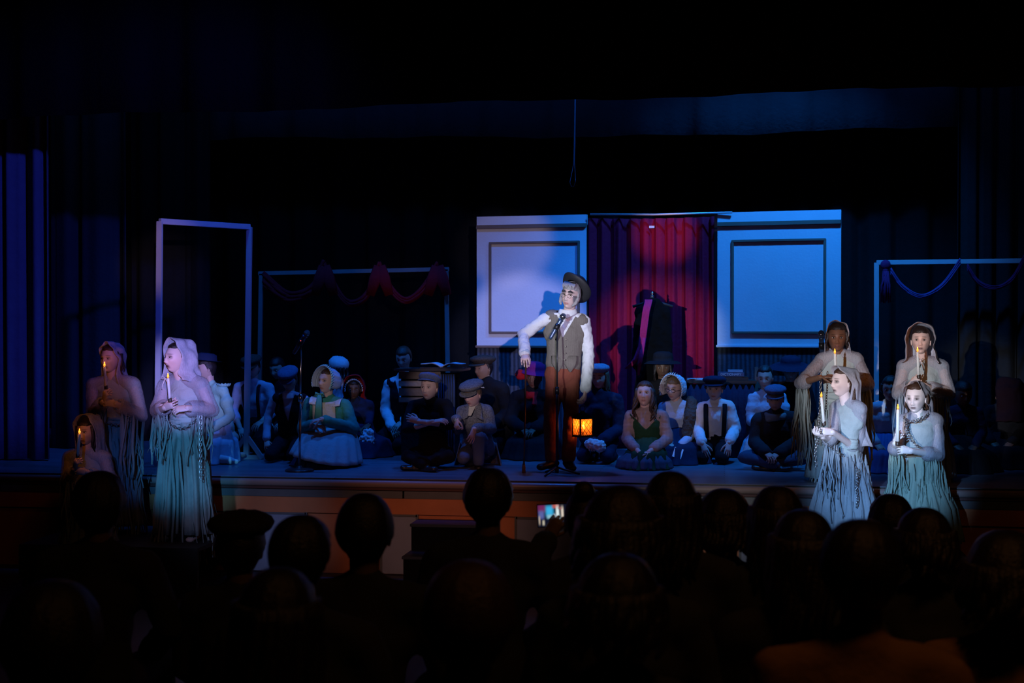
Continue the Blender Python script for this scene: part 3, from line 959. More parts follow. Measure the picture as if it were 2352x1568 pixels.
        return s.part('glasses', m, mat)
    def kneel_skirt(s, mat, w=0.30, d=0.36, h=None, nf=11, amp=0.02, seed=0, name='skirt', fr=0.0):
        """skirt spread over folded legs"""
        J, r = s.J, s.r.location; k = s.J.get('_k', 1.0)
        cz = J['waist']; kn = (J['ka'] + J['kb']) / 2; fl = r.z + 0.004
        fc = Vector(((kn.x + J['pelvis'].x) / 2, (kn.y * 0.6 + J['pelvis'].y * 0.4), fl))
        m = MB()
        skirt(m, [(cz + Vector((0, 0, 0.02)), 0.115 * s.S, 0.10 * s.S), (cz.lerp(fc, 0.30), 0.16 * s.S, 0.17 * s.S), (cz.lerp(fc, 0.58) + Vector((0, -0.03, 0.03)), w * 0.86, d * 0.9), (cz.lerp(fc, 0.85), w, d), (fc, w * 1.06, d * 1.04)], nf, amp, seed)
        return s.part(name, m, mat, thick=0.006)

def basic(label, kind, hp, fp, yaw=0, head=(0, 0, 0), hs=0.95, S=0.85, skin=SKIN_FAIR, face=None, hair=None, top=None, low=None, ov=None, hands=None, lean=0.0, dback=0.12, z0=0.0, group=None, kw_top=None, shoes=True, low_kw=None):
    J = pose(kind, hp, fp, yaw, z0, dback, lean, ov)
    f = Fig(label, J, S, head, hs, skin, group)
    fc = dict(socket=0.3, brow_w=1.0); fc.update(face or {})
    if hands is None:
        hands = {}
        for q, sg in (('a', 1), ('b', -1)):
            d = (J['w' + q] - J['e' + q]).normalized()
            hands[q] = (d * 0.8 + Vector((0.3 * sg, -0.3, -0.25)), Vector((0.2 * sg, 0.3, -1)), 0.35, sg)
    f.body(hands=hands, face=fc, hq=(36, 50))
    if top: f.shirt(top, **(kw_top or {}))
    if low:
        if low[0] == 'skirt': f.kneel_skirt(low[1], **(low_kw or {}))
        else:
            f.trousers(low[1], **(low_kw or {}))
            if shoes: f.shoes()
    if hair: f.hair(hair[0], **hair[1])
    return f

# ================================================================== CANDLES
WAX = plain('candle_wax', (0.80, 0.78, 0.72), 0.5)
FLAME = glow('candle_flame', (1.0, 0.34, 0.03), 1.25)
FLAMEC = glow('flame_core', (1.0, 0.66, 0.20), 6.0)
GOLD = plain('brass', (0.55, 0.36, 0.12), 0.35, 1.0)
def candle(p_bot, p_top, label, group, watts=0.35, r=0.0115, light=True):
    p_bot, p_top = Vector(p_bot), Vector(p_top)
    rt = root('candle', p_bot, label, 'candle', group)
    ax = (p_top - p_bot).normalized()
    m = MB(); m.tube([p_bot, p_bot.lerp(p_top, .5), p_top - ax * 0.004, p_top], [r * 1.1, r, r * 0.92, r * 0.55], 14); m.build('taper', WAX, rt)
    m = MB(); m.lathe([(r * 1.25, -0.004), (r * 1.3, 0.0), (r * 1.3, 0.028), (r * 1.12, 0.030)], Matrix.Translation(p_bot), 14, close=True); m.build('holder', plain('brown_plastic', (0.05, 0.03, 0.02), 0.4), rt)
    m = MB(); b = p_top + Vector((0, 0, -0.002))
    m.lathe([(0.0018, 0.0), (0.0062, 0.006), (0.0088, 0.014), (0.0075, 0.022), (0.0040, 0.031), (0.0008, 0.042)], Matrix.Translation(b), 12, close=True)
    fl = m.build('flame', FLAME, rt)
    m = MB(); m.lathe([(0.0030, 0.007), (0.0086, 0.013), (0.0082, 0.019), (0.0040, 0.027)], Matrix.Translation(b), 12, sx=0.98, sy=0.98, close=True); m.build('flame_core', FLAMEC, fl)
    if light:
        ld = bpy.data.lights.new('candle_light', 'POINT'); ld.energy = watts * 2.0; ld.color = (1.0, 0.27, 0.045); ld.shadow_soft_size = 0.012
        o = bpy.data.objects.new('candle_light', ld); COL.objects.link(o); o.location = b + Vector((0, 0, 0.05)); 
    return rt

# ================================================================== GHOSTS
GHOST_FACE = dict(socket=0.62, contour=0.45, sock_col=(0.10, 0.09, 0.10), lip=(0.10, 0.06, 0.07), brow=(0.08, 0.06, 0.05))
def ghost(label, J, z0, S, head, hs, skin, face, hoodkw, hem, hw, gown=GOWN, bodice=GOWNL, hair=None, hands=None, waist_z=None, split=False,
          skirt_amp=0.02, fringe_n=70, fringe_len=0.5, sleeve_n=26, sleeve_len=0.35, veil=VEIL, chains=(), seed=1, feet=None, sl_to=0.9, sl_e=0.020, tie=True, zmin=None, gs=SHEER):
    J['_root'] = Vector((J['pelvis'].x, J['pelvis'].y, z0)); J = finish_joints(J)
    f = Fig(label, J, S, head, hs, skin); f.vox = 0.011
    f.body(hands=hands, face=face, legs=bool(feet), feet=feet, hq=(56, 76))
    # bodice
    m = MB(); torso(m, J, S, 0.010, 'hip', bust=1); m = fuse(m, 0.011, 3, 0.014, 0.06)
    f.part('bodice', m, bodice)
    m = MB()
    sd = (J['sb'] - J['sa']).normalized()
    for q in range(3):
        c = J['waist'].lerp(J['pelvis'], 0.1 + 0.16 * q)
        pts = [c + sd * (0.138 * S * math.cos(a)) + Vector((0, 0.112 * S * math.sin(a), 0.006 * math.sin(a * 3 + q * 2))) for a in [2 * math.pi * i / 24 for i in range(25)]]
        m.tube(pts, 0.020, 6, 0.5, side=(0, 0, 1))
    f.part('waist_wrap', m, bodice)
    # skirt
    wz = J['waist'].lerp(J['pelvis'], 0.45)
    m = MB()
    if split:
        for sg in (-1, 1):
            h0 = wz + sd * (0.055 * sg * S)
            skirt(m, [(h0, 0.085 * S, 0.115 * S), (Vector((wz.x + sg * 0.085, wz.y, wz.z - 0.16)), 0.10, 0.14), (Vector((wz.x + sg * 0.112, wz.y, lerp(wz.z, hem, 0.55))), 0.100, 0.15), (Vector((wz.x + sg * 0.128, wz.y, hem)), 0.108, 0.16)], 7, skirt_amp * 0.8, seed + sg)
    else:
        skirt(m, [(wz, 0.125 * S, 0.115 * S), (wz + Vector((0, 0, -0.14)), 0.175 * S, 0.16 * S), (Vector((wz.x, wz.y, lerp(wz.z, hem, 0.6))), lerp(0.17 * S, hw, 0.75), lerp(0.16, hw * 0.8, 0.75)), (Vector((wz.x, wz.y, hem)), hw, hw * 0.8)], 17, skirt_amp, seed, n=110)
    sk = f.part('skirt', m, gown, thick=0.004)
    rnd = random.Random(seed)
    st = []
    for i in range(fringe_n):
        a = rnd.random() * 6.28; t = rnd.random() * 0.62
        rx = lerp(0.15 * S, hw, t ** 0.8) + 0.016; ry = lerp(0.14 * S, hw * 0.8, t ** 0.8) + 0.016
        if split: rx = lerp(0.16 * S, 0.235, t ** 0.6) + 0.01; ry = lerp(0.14, 0.17, t) + 0.012
        if split and math.sin(a) < -0.3 and abs(math.cos(a)) < 0.45 and rnd.random() < 0.75: continue
        st.append(Vector((wz.x + rx * math.cos(a), wz.y + ry * math.sin(a), lerp(wz.z, hem, t))))
    m = MB()
    for p in st:
        strips(m, [p], min(fringe_len, (p.z - hem) + 0.10), 0.011, seed=int(rnd.random() * 1e6), sway=0.05, jit=0.25, bias=((p.x - wz.x) * 0.15, (p.y - wz.y) * 0.12), zmin=zmin)
    f.part('torn_strips', m, gown, sk)
    # sheer sleeves with torn ends
    for q in 'ab':
        m = MB(); arm(m, J, q, S, sl_e, sl_to, flare=0.018); m.cap(J['s' + q], 0.075 * S, J['neck'], 0.055 * S, n=14)
        m = fuse(m, 0.012, 3, 0.022, 0.11)
        m = carve(m, lambda c: (c - J['w' + q]).length < 0.05)
        o = f.part('sleeve', m, gs)
        e = J['e' + q]; wv = J['w' + q]; p0 = e.lerp(wv, sl_to * 2 - 1) if sl_to > .5 else e
        st = [e.lerp(p0, rnd.random()) + Vector((rnd.uniform(-.045, .045), rnd.uniform(-.045, .045), -0.03 - 0.02 * rnd.random())) for _ in range(sleeve_n)]
        m = MB(); strips(m, st, sleeve_len, 0.010, seed=seed + 5, sway=0.05, jit=0.4); f.part('sleeve_strips', m, gown, o)
    if hair: f.hair(hair[0], **hair[1])
    if hoodkw is not None:
        nm = 'hood' if tie else 'veil'
        o = f.part(nm, hood_mesh(f.M, **hoodkw), veil, thick=0.002)
        if tie:
            m = MB(); c = f.M @ Vector((0, -0.085, -0.165))
            for sg in (-1, 1):
                m.tube([c, c + Vector((0.02 * sg, -0.012, 0.012)), c + Vector((0.035 * sg, -0.005, 0.0)), c + Vector((0.018 * sg, 0, -0.006)), c], 0.004, 6, 0.5)
                m.tube([c, c + Vector((0.02 * sg, -0.006, -0.05)), c + Vector((0.03 * sg, 0.0, -0.09))], 0.0045, 6, 0.5)
            f.part('ribbon_tie', m, WHITE, o)
    for pts in chains:
        m = MB(); chain(m, pts); f.part('chain', m, IRON, label='dark iron chain')
    return f

UP = Vector((0, 0, 1))
# --- left pair and the small one in front
Yg = 10.94
J = PJ(Yg, dict(head=(405, 822, 0), sa=(381, 884, .09), sb=(461, 884, .00), pelvis=(424, 990, .03), ea=(362, 945, -.02), eb=(487, 942, 0), wa=(378, 936, -.22), wb=(430, 937, -.24),
               ka=(395, 1110, 0), kb=(452, 1110, 0), aa=(390, 1218, .02), ab=(448, 1218, .02), ta=(374, 1236, -.05), tb=(436, 1239, -.06)))
c0 = at(424, 985, Yg - .16)
g = ghost('singing person in a pale hooded cape and split ragged gown, beside the tall white frame', J, -0.43, 0.93, (-34, -6, 0), 1.02, (0.66, 0.50, 0.46),
      dict(socket=0.5, mouth_open=0.9, lip=(0.10, 0.03, 0.04), brow_w=1.1, gaze=(0.1, 0.1), contour=0.2), dict(rim_y=-0.070, sweep=0.035, w=0.116, top=0.150, back=0.15, drop=0.175, flare=1.3, seed=3, open_w=1.0, peak=0.008, droop=0.0), -0.37, 0.25, split=True,
      hair=(HD, dict(style='short', fringe=0.075)), hands={'a': (Vector((.75, -.35, .3)), Vector((.2, .9, .2)), 0.8, 1), 'b': (Vector((-1, -.25, -.1)), Vector((0, .6, -.5)), 0.45, -1)},
      seed=11, fringe_n=64, fringe_len=1.1, feet='ab', sleeve_len=0.30, sl_e=0.028,
      chains=[sag(at(373, 950, Yg - .17), at(455, 958, Yg - .17), 0.10, 24), [at(461, 955 + 10 * i, Yg - .19 - .004 * i) for i in range(16)]])
candle(at(390.5, 922, Yg - .30), at(386, 868, Yg - .32), 'lit white taper held by the hooded singer in the split gown', 'tapers held by the ghosts')

Yg = 11.25
J = PJ(Yg, dict(head=(254, 824, 0), sa=(216, 884, .04), sb=(306, 884, .04), pelvis=(268, 1000, .03), ea=(212, 952, -.02), eb=(326, 955, -.02), wa=(238, 922, -.24), wb=(266, 928, -.25)))
ghost('person in a ragged veil and grey-green gown, standing leftmost behind the crouching one', J, -0.43, 0.93, (-10, -3, 0), 1.0, (0.60, 0.47, 0.42),
      dict(GHOST_FACE, socket=0.4, contour=0.2), dict(rim_y=-0.070, sweep=0.06, w=0.084, top=0.138, back=0.14, drop=0.34, flare=1.4, seed=5, droop=0.05), -0.36, 0.22, tie=False,
      hair=(HB, dict(fringe=0.07, strands=12, length=0.16, arc0=0.5)), hands={'a': (Vector((.35, -.3, .9)), Vector((.5, .8, .0)), 0.9, 1), 'b': (Vector((-1, -.2, .25)), Vector((0, .7, -.3)), 0.55, -1)},
      seed=21, fringe_n=80, fringe_len=0.9, sleeve_n=34, sleeve_len=0.5,
      chains=[sag(at(262, 935, Yg - .2), at(300, 955, Yg - .18), 0.03, 12), sag(at(240, 968, Yg - .17), at(302, 965, Yg - .17), 0.03, 16)])
candle(at(243.5, 893, Yg - .31), at(240, 842, Yg - .33), 'lit white taper held by the veiled ghost standing leftmost', 'tapers held by the ghosts')

Yg = 10.75
J = PJ(Yg, dict(head=(199, 990, 0), sa=(160, 1052, .04), sb=(240, 1052, .04), pelvis=(203, 1160, .03), ea=(150, 1110, -.02), eb=(258, 1112, -.02), wa=(172, 1078, -.24), wb=(200, 1085, -.25)))
ghost('small person in a dark gauze veil, lowest of the three ghosts at left', J, FLOOR_Z, 0.85, (-8, 2, 0), 0.95, (0.50, 0.37, 0.32),
      dict(GHOST_FACE, contour=0.3), dict(rim_y=-0.06, sweep=0.03, w=0.105, top=0.142, back=0.15, drop=0.42, flare=1.6, seed=9, droop=0.04), -0.70, 0.26, tie=False, gown=GOWN2, bodice=GOWN2,
      hair=(HD, dict(fringe=0.055, strands=16, length=0.2)), hands={'a': (Vector((.3, -.3, .9)), Vector((.5, .8, .0)), 0.9, 1), 'b': (Vector((-1, -.2, .2)), Vector((0, .7, -.3)), 0.5, -1)},
      seed=31, veil=SHEER, fringe_n=60, fringe_len=0.8)
candle(at(178.5, 1050, Yg - .31), at(182.5, 996, Yg - .33), 'lit white taper held by the smallest ghost at left', 'tapers held by the ghosts', 0.32)

# --- right group
Yg = 12.15
J = PJ(Yg, dict(head=(1923, 775, 0), sa=(1890, 826, .04), sb=(1966, 826, .04), pelvis=(1925, 945, .03), ea=(1838, 880, -.10), eb=(1996, 884, 0), wa=(1884, 866, -.30), wb=(1930, 872, -.25)))
ghost('dark-skinned person in a white veil with one ragged sleeve held out over the next ghost', J, 0.0, 0.92, (-4, 0, 0), 1.02, SKIN_DARK,
      dict(socket=0.35, contour=0.3, lip=(0.12, 0.05, 0.05), sock_col=(0.03, 0.02, 0.02)), dict(rim_y=-0.088, sweep=0.07, w=0.092, top=0.138, back=0.13, drop=0.22, flare=1.7, seed=13, droop=0.02), 0.03, 0.25, tie=False,
      hair=(HD, dict(fringe=0.065, strands=10, length=0.10)), hands={'a': (Vector((1, -.2, .05)), Vector((0, .1, -1)), 0.3, -1), 'b': (Vector((-1, -.2, .2)), Vector((0, .7, -.3)), 0.6, -1)},
      seed=41, fringe_n=60, fringe_len=0.7, sleeve_n=46, sleeve_len=0.50, sl_to=0.60, gs=SHEER,
      chains=[[at(1886 - 0.3 * i, 850 + 9 * i, Yg - .24) for i in range(20)]])
candle(at(1920, 858, Yg - .33), at(1917.5, 812, Yg - .35), 'lit white taper held by the dark-skinned ghost in the white veil', 'tapers held by the ghosts', 0.45)

Yg = 11.35
J = PJ(Yg, dict(head=(1935, 878, 0), sa=(1922, 938, .10), sb=(1974, 938, -.04), pelvis=(1937, 1050, .03), ea=(1912, 1010, -.15), eb=(1970, 1032, .04), wa=(1890, 1003, -.32), wb=(1912, 992, -.28)))
ghost('white-painted person in profile with a long lilac veil and shredded slate gown', J, -0.43, 0.86, (-58, -6, 0), 0.96, (0.80, 0.68, 0.66),
      dict(GHOST_FACE, socket=0.7, contour=0.25), dict(rim_y=-0.088, sweep=0.120, w=0.086, top=0.130, back=0.135, drop=0.50, flare=1.1, seed=17, droop=0.12, wr=0.006), -0.42, 0.28, tie=False, gown=GOWN2,
      hair=(HB, dict(fringe=0.07, strands=14, length=0.40, arc0=0.62)), hands={'a': (Vector((-.6, -.5, .3)), Vector((.5, .5, .3)), 0.75, 1, .95), 'b': (Vector((-1, -.3, .1)), Vector((0, .7, -.2)), 0.75, -1, .95)},
      seed=51, fringe_n=150, fringe_len=0.8, sleeve_n=40, sleeve_len=0.45, skirt_amp=0.025, sl_to=0.62,
      chains=[sag(at(1895, 1010, Yg - .25), at(1938, 1045, Yg - .17), 0.02, 16), [at(1874 + 1.5 * math.sin(i), 1005 + 8 * i, Yg - .26) for i in range(10)], [at(1968 + 2 * math.sin(i), 1075 + 9 * i, Yg - .2) for i in range(11)]])
candle(at(1893, 976, Yg - .33), at(1886.5, 912, Yg - .35), 'lit white taper held by the ghost seen in profile', 'tapers held by the ghosts')

Yg = 12.30
J = PJ(Yg, dict(head=(2115, 782, 0), sa=(2078, 842, .04), sb=(2162, 842, .04), pelvis=(2122, 960, .03), ea=(2062, 905, -.02), eb=(2180, 905, 0), wa=(2092, 884, -.22), wb=(2128, 888, -.24)))
ghost('person in a tied gauze hood, farthest right of the standing candle bearers', J, 0.0, 0.92, (-10, -5, 0), 1.0, (0.60, 0.48, 0.43),
      dict(GHOST_FACE, socket=0.45, contour=0.3), dict(rim_y=-0.075, w=0.118, top=0.140, back=0.15, drop=0.19, flare=1.25, seed=19, peak=0.008), 0.03, 0.24,
      hair=(HD, dict(fringe=0.06)), hands={'a': (Vector((.6, -.3, .6)), Vector((.3, .8, .1)), 0.85, 1), 'b': (Vector((-1, -.2, .3)), Vector((0, .7, -.3)), 0.6, -1)},
      seed=61, fringe_n=50, fringe_len=0.8, gown=GOWN2)
candle(at(2110, 868, Yg - .29), at(2107.5, 808, Yg - .31), 'lit white taper held by the ghost in the tied gauze hood', 'tapers held by the ghosts', 0.45)

Yg = 11.30
J = PJ(Yg, dict(head=(2103, 914, 0), sa=(2078, 968, .04), sb=(2148, 966, .04), pelvis=(2108, 1065, .03), ea=(2058, 1035, -.06), eb=(2156, 1046, -.02), wa=(2056, 1018, -.26), wb=(2092, 1035, -.27)))
ghost('white-faced person in a ragged veil and teal-grey gown with a chain round the neck', J, -0.43, 0.86, (-22, 2, 0), 0.98, (0.84, 0.78, 0.76),
      dict(GHOST_FACE, socket=0.66, contour=0.35), dict(rim_y=-0.088, sweep=0.095, w=0.090, top=0.130, back=0.13, drop=0.24, flare=1.7, seed=23, droop=0.05, wr=0.011), -0.36, 0.33, tie=False,
      hair=(HB, dict(fringe=0.075, strands=10, length=0.12, arc0=.5)), hands={'a': (Vector((.25, -.35, .75)), Vector((.6, .7, .0)), 0.85, 1, .95), 'b': (Vector((-1, -.2, .12)), Vector((0, .7, -.2)), 0.6, -1, .95)},
      gown=GOWN3, seed=71, fringe_n=150, fringe_len=0.7, sleeve_n=44, sleeve_len=0.40, sl_to=0.70, skirt_amp=0.025,
      chains=[[at(2082, 965, Yg - .1), at(2080, 985, Yg - .17), at(2090, 1008, Yg - .19), at(2104, 1022, Yg - .2), at(2118, 1030, Yg - .18)], [at(2074, 958, Yg), at(2088, 968, Yg - .10), at(2105, 966, Yg - .13), at(2125, 956, Yg - .09), at(2135, 948, Yg)]])
candle(at(2061.5, 1022, Yg - .33), at(2062.5, 940, Yg - .35), 'lit white taper held by the white-faced ghost with a neck chain', 'tapers held by the ghosts', r=0.0125)

# ================================================================== THE LEADING MAN
Yg = 12.55
J = PJ(Yg, dict(head=(1311, 679, -.10), sa=(1262, 727, .0), sb=(1341, 738, .0), pelvis=(1292, 862, .03), ea=(1202, 768, -.02), eb=(1353, 815, .03), wa=(1206, 812, -.20), wb=(1346, 893, -.05),
               ha=(1276, 868, .03), hb=(1309, 868, .03), ka=(1265, 955, -.02), kb=(1312, 955, -.02), aa=(1268, 1052, .03), ab=(1306, 1052, .03), ta=(1243, 1072, -.06), tb=(1312, 1075, -.09), neck=(1305, 716, -.03)))
J['_root'] = G(1290, 1070, 0)
finish_joints(J)
man = Fig('man in a bowler hat, striped vest and rust trousers leaning on a cane', J, 1.0, (-16, -4, 8), 1.03, (0.66, 0.47, 0.41), vox=0.010)
man.body(hands={'a': (Vector((.10, -.75, -.45)), Vector((.1, -.3, -.9)), 0.75, 1, 1.05), 'b': (Vector((-.15, -.15, -1)), Vector((-.9, .2, .1)), 0.45, 1, 1.08)},
         face=dict(socket=0.25, brow=(0.012, 0.012, 0.014), brow_w=2.3, lip=(0.42, 0.16, 0.14), gaze=(0.3, 0.25), blush=0.2, beard=(0.12, 0.12, 0.14)), hq=(64, 88))
man.shirt(WHITE, e=0.013, to=0.98, disp=0.026, name='shirt', flare=0.010, dscale=0.07, open_neck=0.095)
vs = man.vest(VESTM, e=0.024, v=0.55, vw=0.062, sw=0.12)
m = MB()
for i in range(4):
    p = J['chest'].lerp(J['waist'], 0.28 + 0.33 * i); m.ell(p + Vector((0.022, -0.128 - 0.004 * i, 0)), (0.008, 0.004, 0.008), None, 10, 6)
man.part('button', m, plain('horn', (0.2, 0.17, 0.13), 0.3), vs)
m = MB()      # pointed vest hem
for sg in (-1, 1):
    a = J['waist'] + Vector((0.055 * sg + 0.012, -0.105, -0.085))
    m.tube([a + Vector((0, 0.02, 0.07)), a, a + Vector((0.0, -0.006, -0.07))], [0.062, 0.055, 0.008], 10, 0.28, side=(1, 0, 0))
man.part('vest_point', m, VESTM, vs)
man.trousers(RUST, e=0.012, to=0.97, flare=0.012, disp=0.02)
man.shoes(LEATH, e=0.010)
m = MB()
for sg in (-1, 1):
    nk = J['neck'] + Vector((0.0, -.012, -.008))
    m.grid(10, 6, lambda s, t: nk + Vector((sg * (.072 * math.cos(s * 1.75) + .014 * t), -.066 * math.sin(s * 1.75) - .016 * t * (.3 + s), .036 * (1 - s * .35) - .062 * t * (.45 + .7 * s))))
man.part('collar', m, WHITE, thick=0.004)
m = MB()
for sg in (-1, 1):
    m.tube([man.M @ Vector((.013 * sg, -.101, .024)), man.M @ Vector((.030 * sg, -.103, .034)), man.M @ Vector((.050 * sg, -.088, .024))], [.007, .011, .006], 8, .8)
man.part('eyebrows', fuse(m, .005, 1, .004, .02), FELT)
for q in 'ab':
    m = MB(); d = (J['w' + q] - J['e' + q]).normalized(); m.tube([J['w' + q] - d * .05, J['w' + q] - d * 0.02, J['w' + q] + d * 0.012], [0.045, 0.047, 0.048], 14); man.part('cuff', m, PALEB if q == 'a' else WHITE)
man.hair(HG, vol=1.2, fringe=0.048, ear=-0.05, seed=4)
m = MB()
rnd = random.Random(3)
for i in range(16):
    x = rnd.uniform(-0.055, 0.055)
    m.tube([man.M @ Vector((x, -0.045, 0.112)), man.M @ Vector((x * 1.1 + .01, -0.092, 0.084)), man.M @ Vector((x * 1.2 + rnd.uniform(0, .03), -0.104, 0.048 + rnd.uniform(0, .02)))], [0.008, 0.007, 0.002], 6, 0.6)
man.part('forelock', m, HG)
m = MB()
for sg in (-1, 1):
    m.tube([man.M @ Vector((0.074 * sg, -0.018, 0.03)), man.M @ Vector((0.077 * sg, -0.025, -0.02)), man.M @ Vector((0.070 * sg, -0.040, -0.06)), man.M @ Vector((0.052 * sg, -0.060, -0.088))], [0.010, 0.014, 0.018, 0.010], 8, 0.7)
man.part('sideburn', fuse(m, 0.006, 1, 0.006, 0.02), HG)
man.glasses(plain('wire_rim', (0.5, 0.42, 0.25), 0.25, 1.0))
# bowler, pushed to the back of the head
HM = man.M @ Matrix.Translation((0.010, 0.040, 0.068)) @ Matrix.Rotation(math.radians(20), 4, 'Y') @ Matrix.Rotation(math.radians(-44), 4, 'X')
m = MB()
m.lathe([(0.092, -0.012), (0.093, 0.02), (0.092, 0.05), (0.084, 0.078), (0.062, 0.098), (0.03, 0.107), (0.002, 0.109)], HM, 36, 0.98, 1.14)
hat = man.part('bowler_hat', m, FELT)
m = MB(); m.lathe([(0.088, -0.010), (0.105, -0.016), (0.125, -0.016), (0.140, -0.008), (0.147, 0.002), (0.146, 0.008), (0.139, 0.000), (0.124, -0.010), (0.105, -0.010), (0.090, -0.004)], HM, 40, 1.0, 1.12, zmod=lambda r, t: 0.030 * max(0, r - 0.1) / 0.047 * abs(math.cos(t)) ** 2)
man.part('brim', m, FELT, hat)
m = MB(); m.lathe([(0.0945, -0.006), (0.0955, 0.018), (0.0935, 0.019)], HM, 36, 0.98, 1.14); man.part('hat_band', m, plain('satin', (0.02, 0.02, 0.022), 0.2), hat)

# cane
c1, c2 = at(1208, 824, Yg - .235), G(1203, 1086, 0)
rt = root('walking_cane', c2, 'slim brown cane with a carved knob under the hand of the man in the bowler', 'cane')
m = MB(); m.tube([c2 + UP * 0.03, c2.lerp(c1, .5), c1], [0.0075, 0.008, 0.009], 12); m.build('shaft', plain('dark_stained_wood', (0.06, 0.03, 0.016), 0.35), rt)
m = MB(); m.lathe([(0.009, -0.055), (0.015, -0.05), (0.012, -0.042), (0.017, -0.035), (0.013, -0.026), (0.018, -0.016), (0.014, -0.006), (0.021, 0.006), (0.018, 0.016), (0.004, 0.021)], Matrix.Translation(c1), 16, close=True); m.build('knob', GOLD, rt)
m = MB(); m.lathe([(0.016, 0.0), (0.016, 0.05), (0.011, 0.085)], Matrix.Translation(c2), 14, close=True); m.build('rubber_tip', plain('tan_rubber', (0.14, 0.07, 0.04), 0.7), rt)

# lantern
LC = at(1338, 981, Yg - .11)
rt = root('lantern', LC + Vector((0, 0, -0.083)), 'black square candle lantern with latticed panes hanging from the man\'s hand', 'lantern')
LR = Matrix.Rotation(math.radians(38), 3, 'Z'); hw_, hh = 0.062, 0.075
BI = plain('black_iron', (0.012, 0.012, 0.013), 0.4, 0.5)
m = MB(); m.box(LC + Vector((0, 0, -hh - 0.004)), (hw_ * 2.25, hw_ * 2.25, 0.010), LR, bev=0.003); m.box(LC + Vector((0, 0, -hh + 0.004)), (hw_ * 2.05, hw_ * 2.05, 0.010), LR); m.build('base', BI, rt, smooth=False)
m = MB(); m.lathe([(hw_ * 1.62, hh), (hw_ * 1.62, hh + 0.006), (hw_ * 0.75, hh + 0.045), (hw_ * 0.40, hh + 0.052), (hw_ * 0.36, hh + 0.064), (hw_ * 0.1, hh + 0.068)], Matrix.Translation(LC) @ LR.to_4x4() @ Matrix.Rotation(math.pi / 4, 4, 'Z'), 4, close=True); m.build('roof', BI, rt, smooth=False)
for sx in (-1, 1):
    for sy in (-1, 1):
        m = MB(); m.box(LC + LR @ Vector((hw_ * sx, hw_ * sy, 0)), (0.010, 0.010, hh * 2), LR); m.build('corner_post', BI, rt, smooth=False)
GLS = bpy.data.materials.new('amber_glass'); GLS.use_nodes = True
nt = GLS.node_tree; nt.nodes.clear(); o_ = nt.nodes.new('ShaderNodeOutputMaterial'); t_ = nt.nodes.new('ShaderNodeBsdfTransparent'); t_.inputs[0].default_value = (1, 0.85, 0.65, 1)
g_ = nt.nodes.new('ShaderNodeBsdfDiffuse'); g_.inputs[0].default_value = (0.85, 0.55, 0.28, 1); tl_ = nt.nodes.new('ShaderNodeBsdfTranslucent'); tl_.inputs[0].default_value = (0.9, 0.5, 0.2, 1)
m1 = nt.nodes.new('ShaderNodeMixShader'); m1.inputs[0].default_value = 0.3; m2 = nt.nodes.new('ShaderNodeMixShader'); m2.inputs[0].default_value = 0.6
nt.links.new(g_.outputs[0], m2.inputs[1]); nt.links.new(tl_.outputs[0], m2.inputs[2]); nt.links.new(t_.outputs[0], m1.inputs[1]); nt.links.new(m2.outputs[0], m1.inputs[2]); nt.links.new(m1.outputs[0], o_.inputs[0])
for k in range(4):
    Rk = LR @ Matrix.Rotation(k * math.pi / 2, 3, 'Z')
    m = MB(); m.box(LC + Rk @ Vector((0, -hw_, 0)), (hw_ * 1.9, 0.002, hh * 1.95), Rk); pn = m.build('pane', GLS, rt, smooth=False)
    m = MB()
    for sg in (-1, 1):
        for q in (-2, -1, 0, 1, 2):
            x0, z0_, x1, z1_ = -hw_, q * 0.050 - hw_ * 1.25 * sg, hw_, q * 0.050 + hw_ * 1.25 * sg
            A, B = Vector((x0, z0_)), Vector((x1, z1_))
            # clip to pane
            def clip(A, B):
                for lim, sgn in ((hh, 1), (-hh, -1)):
                    for _ in range(2):
                        if sgn * A.y > hh and sgn * B.y > hh: return None
                        if sgn * A.y > hh: A = A.lerp(B, (lim - A.y) / (B.y - A.y))
                        if sgn * B.y > hh: B = B.lerp(A, (lim - B.y) / (A.y - B.y))
                return A, B
            r_ = clip(A, B)
            if r_ and (r_[1] - r_[0]).length > 0.01:
                A, B = r_
                m.tube([LC + Rk @ Vector((A.x, -hw_ - 0.003, A.y)), LC + Rk @ Vector((B.x, -hw_ - 0.003, B.y))], 0.0018, 5)
    m.build('lattice', BI, pn)
m = MB(); m.tube([LC + Vector((0, 0, hh + 0.075)) + Vector((0.024 * math.cos(a), 0, 0.024 * math.sin(a) + 0.015)) for a in [2 * math.pi * i / 16 for i in range(17)]], 0.003, 6); m.build('ring', BI, rt)
for dx, dy, hgt in ((-0.022, -0.02, 0.055), (0.018, 0.012, 0.085)):
    b = LC + LR @ Vector((dx, dy, -hh + 0.01))
    candle(b, b + UP * hgt, ('shorter' if hgt < .07 else 'taller') + ' of the two candles glowing inside the black lantern', 'candles inside the lantern', 0.2, 0.012, light=False)
ld = bpy.data.lights.new('lantern_light', 'POINT'); ld.energy = 3.6; ld.color = (1.0, 0.28, 0.04); ld.shadow_soft_size = 0.02
o = bpy.data.objects.new('lantern_light', ld); COL.objects.link(o); o.location = LC + Vector((0, 0, 0.035))

# ================================================================== THE SEATED CAST
FRW = plain('wire_dark', (0.03, 0.03, 0.035), 0.3, 0.8)
